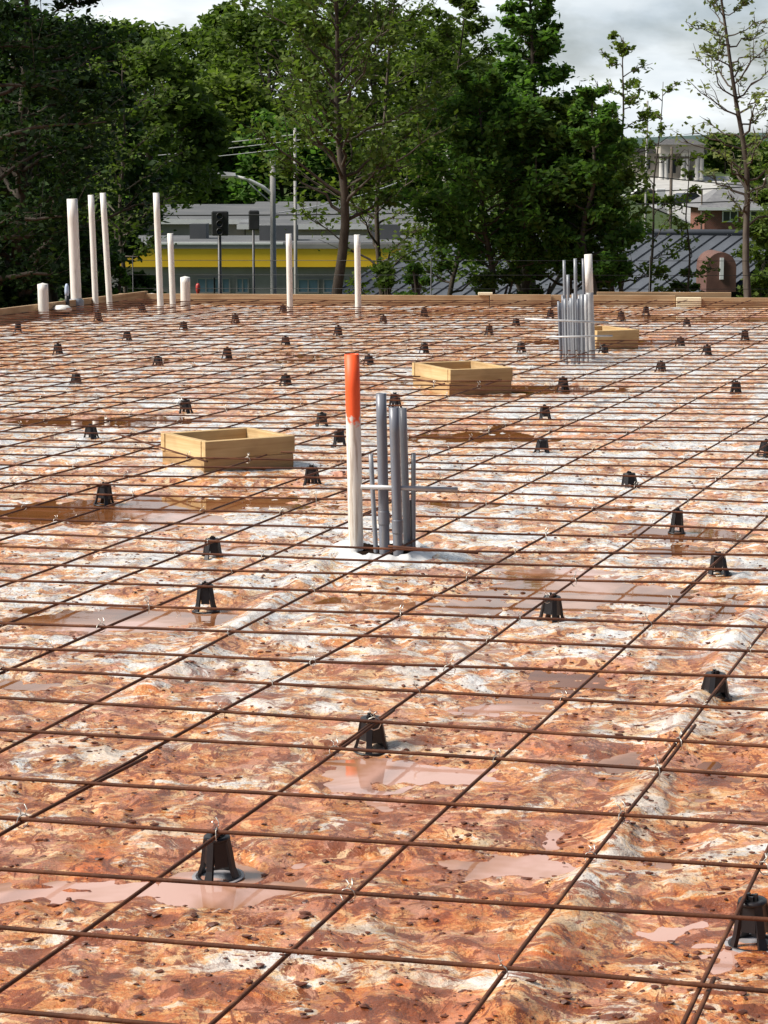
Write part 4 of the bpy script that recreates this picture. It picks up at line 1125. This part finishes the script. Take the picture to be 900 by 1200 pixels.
# columned building on the far hill
Y = 285; hx0, hx1 = 742, 822
x0, x1 = at(hx0, 200, Y).x, at(hx1, 200, Y).x; gz = terr((x0+x1)/2, Y); t = empty('columned_building', (x0, Y, gz), 'beige building with a columned entrance porch on the far hill', 'building')
zz = lambda py: at(450, py, Y).z - gz
Wd = x1 - x0; fx = lambda px: at(px, 200, Y).x - x0
MB().box((0, 0, -2), (Wd, 14, zz(180))).build('wall', BEIGEW, t)
MB().box((-.6, -.6, zz(180)), (Wd+.6, 14.6, zz(174))).build('roof', ROOFD, t)
MB().box((fx(768), -5, zz(180)), (fx(818), .5, zz(170))).build('porch_beam', BEIGEW, t)
MB().add([(fx(766), -5.4, zz(170)), (fx(820), -5.4, zz(170)), (fx(820), 1, zz(170)), (fx(766), 1, zz(170)), (fx(778), -2, zz(163)), (fx(808), -2, zz(163))], [(0, 1, 5, 4), (2, 3, 4, 5), (1, 2, 5), (3, 0, 4), (0, 3, 2, 1)]).build('porch_roof', ROOFD, t)
for px in (770, 775, 795, 800, 811, 816):
    MB().lathe([(.42, 0), (.42, .3), (.30, .35), (.27, zz(180)-.2), (.4, zz(180))], 12).build('column', CONC, t, (fx(px), -4.5, 0))
windows(t, [(fx(747), fx(753), zz(198), zz(187)), (fx(756), fx(762), zz(198), zz(187)), (fx(778), fx(792), zz(203), zz(184)), (fx(801), fx(808), zz(198), zz(187))], Y, GLASSD, frame=BEIGEW)
# parking lot on the slope
pv = []
for j in range(13):
    Y = 192 + 8*j
    for i in range(9):
        px = 742 + (i/8)*150
        x = (px-450)/F*Y; pv.append((x, Y, terr(x, Y) + .22))
tag(MB().add(pv, [(j*9+i, j*9+i+1, (j+1)*9+i+1, (j+1)*9+i) for j in range(12) for i in range(8)], True).build('parking_lot', CONC), kind='structure')
# brick house with grey roof
Y = 150; x0, x1 = at(826, 250, Y).x, at(905, 250, Y).x; gz = terr(x0, Y)
t = empty('brick_house', (x0, Y, gz), 'brick house with a dark hipped roof at the right, beyond the seam roof', 'house')
zz = lambda py: at(450, py, Y).z - gz; Wd = x1 - x0
MB().box((0, 0, -1), (Wd, 7, zz(244))).build('wall', BRICK, t)
a, b = zz(243), zz(214)
MB().add([(-.5, -.5, a), (Wd+.5, -.5, a), (Wd+.5, 7.5, a), (-.5, 7.5, a), (1.9, 3.5, b), (Wd-1.5, 3.5, b)], [(0, 1, 5, 4), (2, 3, 4, 5), (1, 2, 5), (3, 0, 4), (0, 3, 2, 1)]).build('roof', simple('grey_shingles', (0.13, .13, .14), (.2, .2, .2), 3, .85), t)
MB().box((-.5, -.56, a-.18), (Wd+.5, -.505, a)).build('eave_trim', WHITEP, t)
windows(t, [(1.2, 2.1, zz(259), zz(248)), (3.0, 3.9, zz(259), zz(248))], Y)
# parked car on the lot, white post
def car(px, py, Y, mat, label, s=1.0, rz=0.0):
    x = (px-450)/F*Y; z = terr(x, Y) + .24
    t = empty('parked_car', (x, Y, z), label, 'car', 'cars on the distant parking lot', rz)
    m = MB(); prof = [(-2.1, .35), (-2.15, .7), (-1.9, .85), (-1.2, .92), (-.6, 1.38), (.8, 1.4), (1.5, .95), (2.1, .88), (2.15, .4)]
    n = len(prof); vs = [(a_, -.85, b_) for a_, b_ in prof] + [(a_, .85, b_) for a_, b_ in prof]
    m.add(vs, [tuple(range(n)), tuple(range(2*n-1, n-1, -1))] + [(k, k+n, (k+1) % n + n, (k+1) % n) for k in range(n)]); m.build('body', mat, t)
    g_ = [(-1.08, .95), (-.58, 1.32), (.75, 1.34), (1.3, .97)]
    MB().add([(a_, -.865, b_) for a_, b_ in g_] + [(a_, .865, b_) for a_, b_ in g_], [(0, 1, 2, 3), (7, 6, 5, 4)]).build('windows', GLASSD, t)
    for a_ in (-1.3, 1.35):
        for b_ in (-.8, .8):
            w = MB().lathe([(.0, -.1), (.33, -.1), (.33, .1), (0, .1)], 14).build('wheel', DKMETAL, t, (a_, b_, .33)); w.rotation_euler = (math.pi/2, 0, 0)
    return t
car(751, 240, 215, WHITEP, 'small white car at the left end of the distant parking lot')
car(800, 225, 240, simple('dark_car_paint', (0.03, .035, .05), (.04, .045, .06), 2, .3), 'dark car further up the distant parking lot', rz=.4)
Yp = 205; xx = at(773.5, 250, Yp).x; z0 = terr(xx, Yp); z1 = at(773, 221, Yp).z
t = empty('white_pylon', (xx, Yp, z0), 'tall white pylon standing on the distant parking lot', 'pylon')
MB().box((-.4, -.3, 0), (.4, .3, z1 - z0), ch=.05).build('shaft', WHITEP, t); MB().box((-.6, -.5, 0), (.6, .5, .5)).build('footing', CONC, t)

# ------------------------------------------------------------------ poles, lamp, signal, wires
def pole(px, ytop, Y, r, mat, label, name='utility_pole', cat='pole'):
    x = (px-450)/F*Y; z0 = terr(x, Y); z1 = at(px, ytop, Y).z
    t = empty(name, (x, Y, z0), label, cat)
    MB().tube([(0, 0, -.3), (0, 0, z1 - z0)], [r, r*.75], 10).build('shaft', mat, t)
    return t, z1 - z0
t, h = pole(321, 186, 62, .10, POLEG, 'grey street lamp pole with a long arm reaching left', 'street_lamp', 'street lamp')
q = lambda px, py, Y=62: at(px, py, Y) - t.location
MB().tube([q(321, 230), q(308, 219), q(290, 210), q(274, 206.5)], [.055, .05, .045, .04], 8).build('arm', WHITEP, t)
MB().tube([q(321, 240), q(300, 222), q(290, 212)],  .02, 6).build('brace', STEELG, t)
hd = q(267, 207)
MB().add([hd + Vector(v_) for v_ in ((-.34, -.13, .02), (.22, -.10, .02), (.22, .10, .02), (-.34, .13, .02), (-.22, -.07, .14), (.2, -.06, .10), (.2, .06, .10), (-.22, .07, .14), (-.2, 0, -.10))],
    [(4, 5, 6, 7), (0, 1, 5, 4), (1, 2, 6, 5), (2, 3, 7, 6), (3, 0, 4, 7), (0, 8, 1), (1, 8, 2), (2, 8, 3), (3, 8, 0)]).build('lamp_head', WHITEP, t)
t, h = pole(347, 150, 75, .07, POLEG, 'thin grey pole right of the street lamp pole')
t, h = pole(524, 168, 88, .11, POLEG, 'utility pole carrying a transformer, left of the dense trees')
o_ = at(524, 222, 88) - t.location
MB().lathe([(0, 0), (.22, 0), (.22, .75), (.1, .82), (0, .82)], 12).build('transformer', POLEG, t, o_ + Vector((.02, -.34, 0)))
MB().box((-.9, -.06, h-.7), (.9, .06, h-.58)).build('crossarm', POLEG, t)
t, h = pole(783, 172, 118, .10, BARK, 'dark utility pole before the distant parking lot'); MB().box((-.9, -.06, h-.6), (.9, .06, h-.48)).build('crossarm', BARK, t)
t, h = pole(754, 118, 130, .08, POLEG, 'slim pole above the columned building, seen against the sky'); MB().box((-.5, -.05, h-1), (.5, .05, h-.9)).build('crossarm', POLEG, t)
t, h = pole(819, 221, 150, .07, BARK, 'short dark pole in front of the brick house')
# signal head on a dark pole
t, h = pole(258.5, 252, 66, .07, DKMETAL, 'dark pole with a black signal box, left of the street lamp', 'traffic_signal', 'traffic signal')
c = at(258.5, 262, 66) - t.location
MB().box((c.x-.24, -.32, c.z-.34), (c.x+.24, -.08, c.z+.36), ch=.03).build('signal_housing', DKMETAL, t)
for k in range(3): MB().lathe([(0, 0), (.085, 0), (.10, .08), (.085, .08), (.085, .01)], 12).build('visor', DKMETAL, t, (c.x, -.33, c.z + .22 - .22*k)).rotation_euler = (math.pi/2, 0, 0)
t, h = pole(298, 250, 70, .05, DKMETAL, 'second black signal box on a thin pole near the lamp arm', 'traffic_signal', 'traffic signal')
c = at(298, 258, 70) - t.location; MB().box((c.x-.16, -.25, c.z-.3), (c.x+.16, -.06, c.z+.3), ch=.03).build('signal_housing', DKMETAL, t)
# overhead lines
def wire(a, Ya, b, Yb, sag, r, mat, label):
    A, B = at(*a, Ya), at(*b, Yb); pts = []
    for k in range(21):
        u = k/20; p = A.lerp(B, u); p.z -= sag*4*u*(1-u); pts.append(p - A)
    o = MB().tube(pts, r, 5).build('overhead_wire', mat); o.location = A
    tag(o, label, 'overhead wire', 'overhead wires')
WL = simple('pale_cable', (.4, .4, .4), (.55, .55, .55), 1, .5); WB = simple('black_cable', (.015, .015, .015), (.03, .03, .03), 1, .6)
wire((-40, 190), 80, (524, 132), 80, .25, .016, WL, 'highest pale wire crossing the trees at left')
wire((-40, 197), 80, (524, 139), 80, .25, .016, WL, 'pale wire just under the highest one at left')
wire((-40, 205), 80, (524, 147), 80, .25, .014, WL, 'lowest of the three pale wires at left')
wire((-20, 250), 66, (620, 246), 66, .1, .02, WB, 'black wire level with the signal box')
wire((524, 176), 88, (1000, 226), 100, .2, .022, WB, 'black wire running right from the transformer pole')
wire((700, 226), 118, (1000, 210), 118, .1, .03, WB, 'upper black wire over the distant parking lot')
wire((700, 240), 118, (1000, 228), 118, .1, .03, WB, 'lower black wire over the distant parking lot')
wire((524, 186), 88, (321, 250), 62, .3, .016, WL, 'pale guy wire from the transformer pole down to the lamp pole')
# site fence: thin posts and a top wire beyond the pad
ft = empty('wire_fence', (0, 27.0, terr(0, 27)), 'thin dark wire fence beyond the far form board', 'fence')
gz = terr(0, 27)
for px in (157, 505, 760):
    x = (px-450)/F*27; MB().tube([(x, 0, -.4), (x, 0, at(px, 300, 27).z - gz)], .007, 6).build('post', DKMETAL, ft)
m_ = MB()
for py in (305, 322, 338): m_.tube([at(150, py, 27) - ft.location, at(1000, py + 1, 27) - ft.location], .003, 4)
m_.build('wires', DKMETAL, ft)
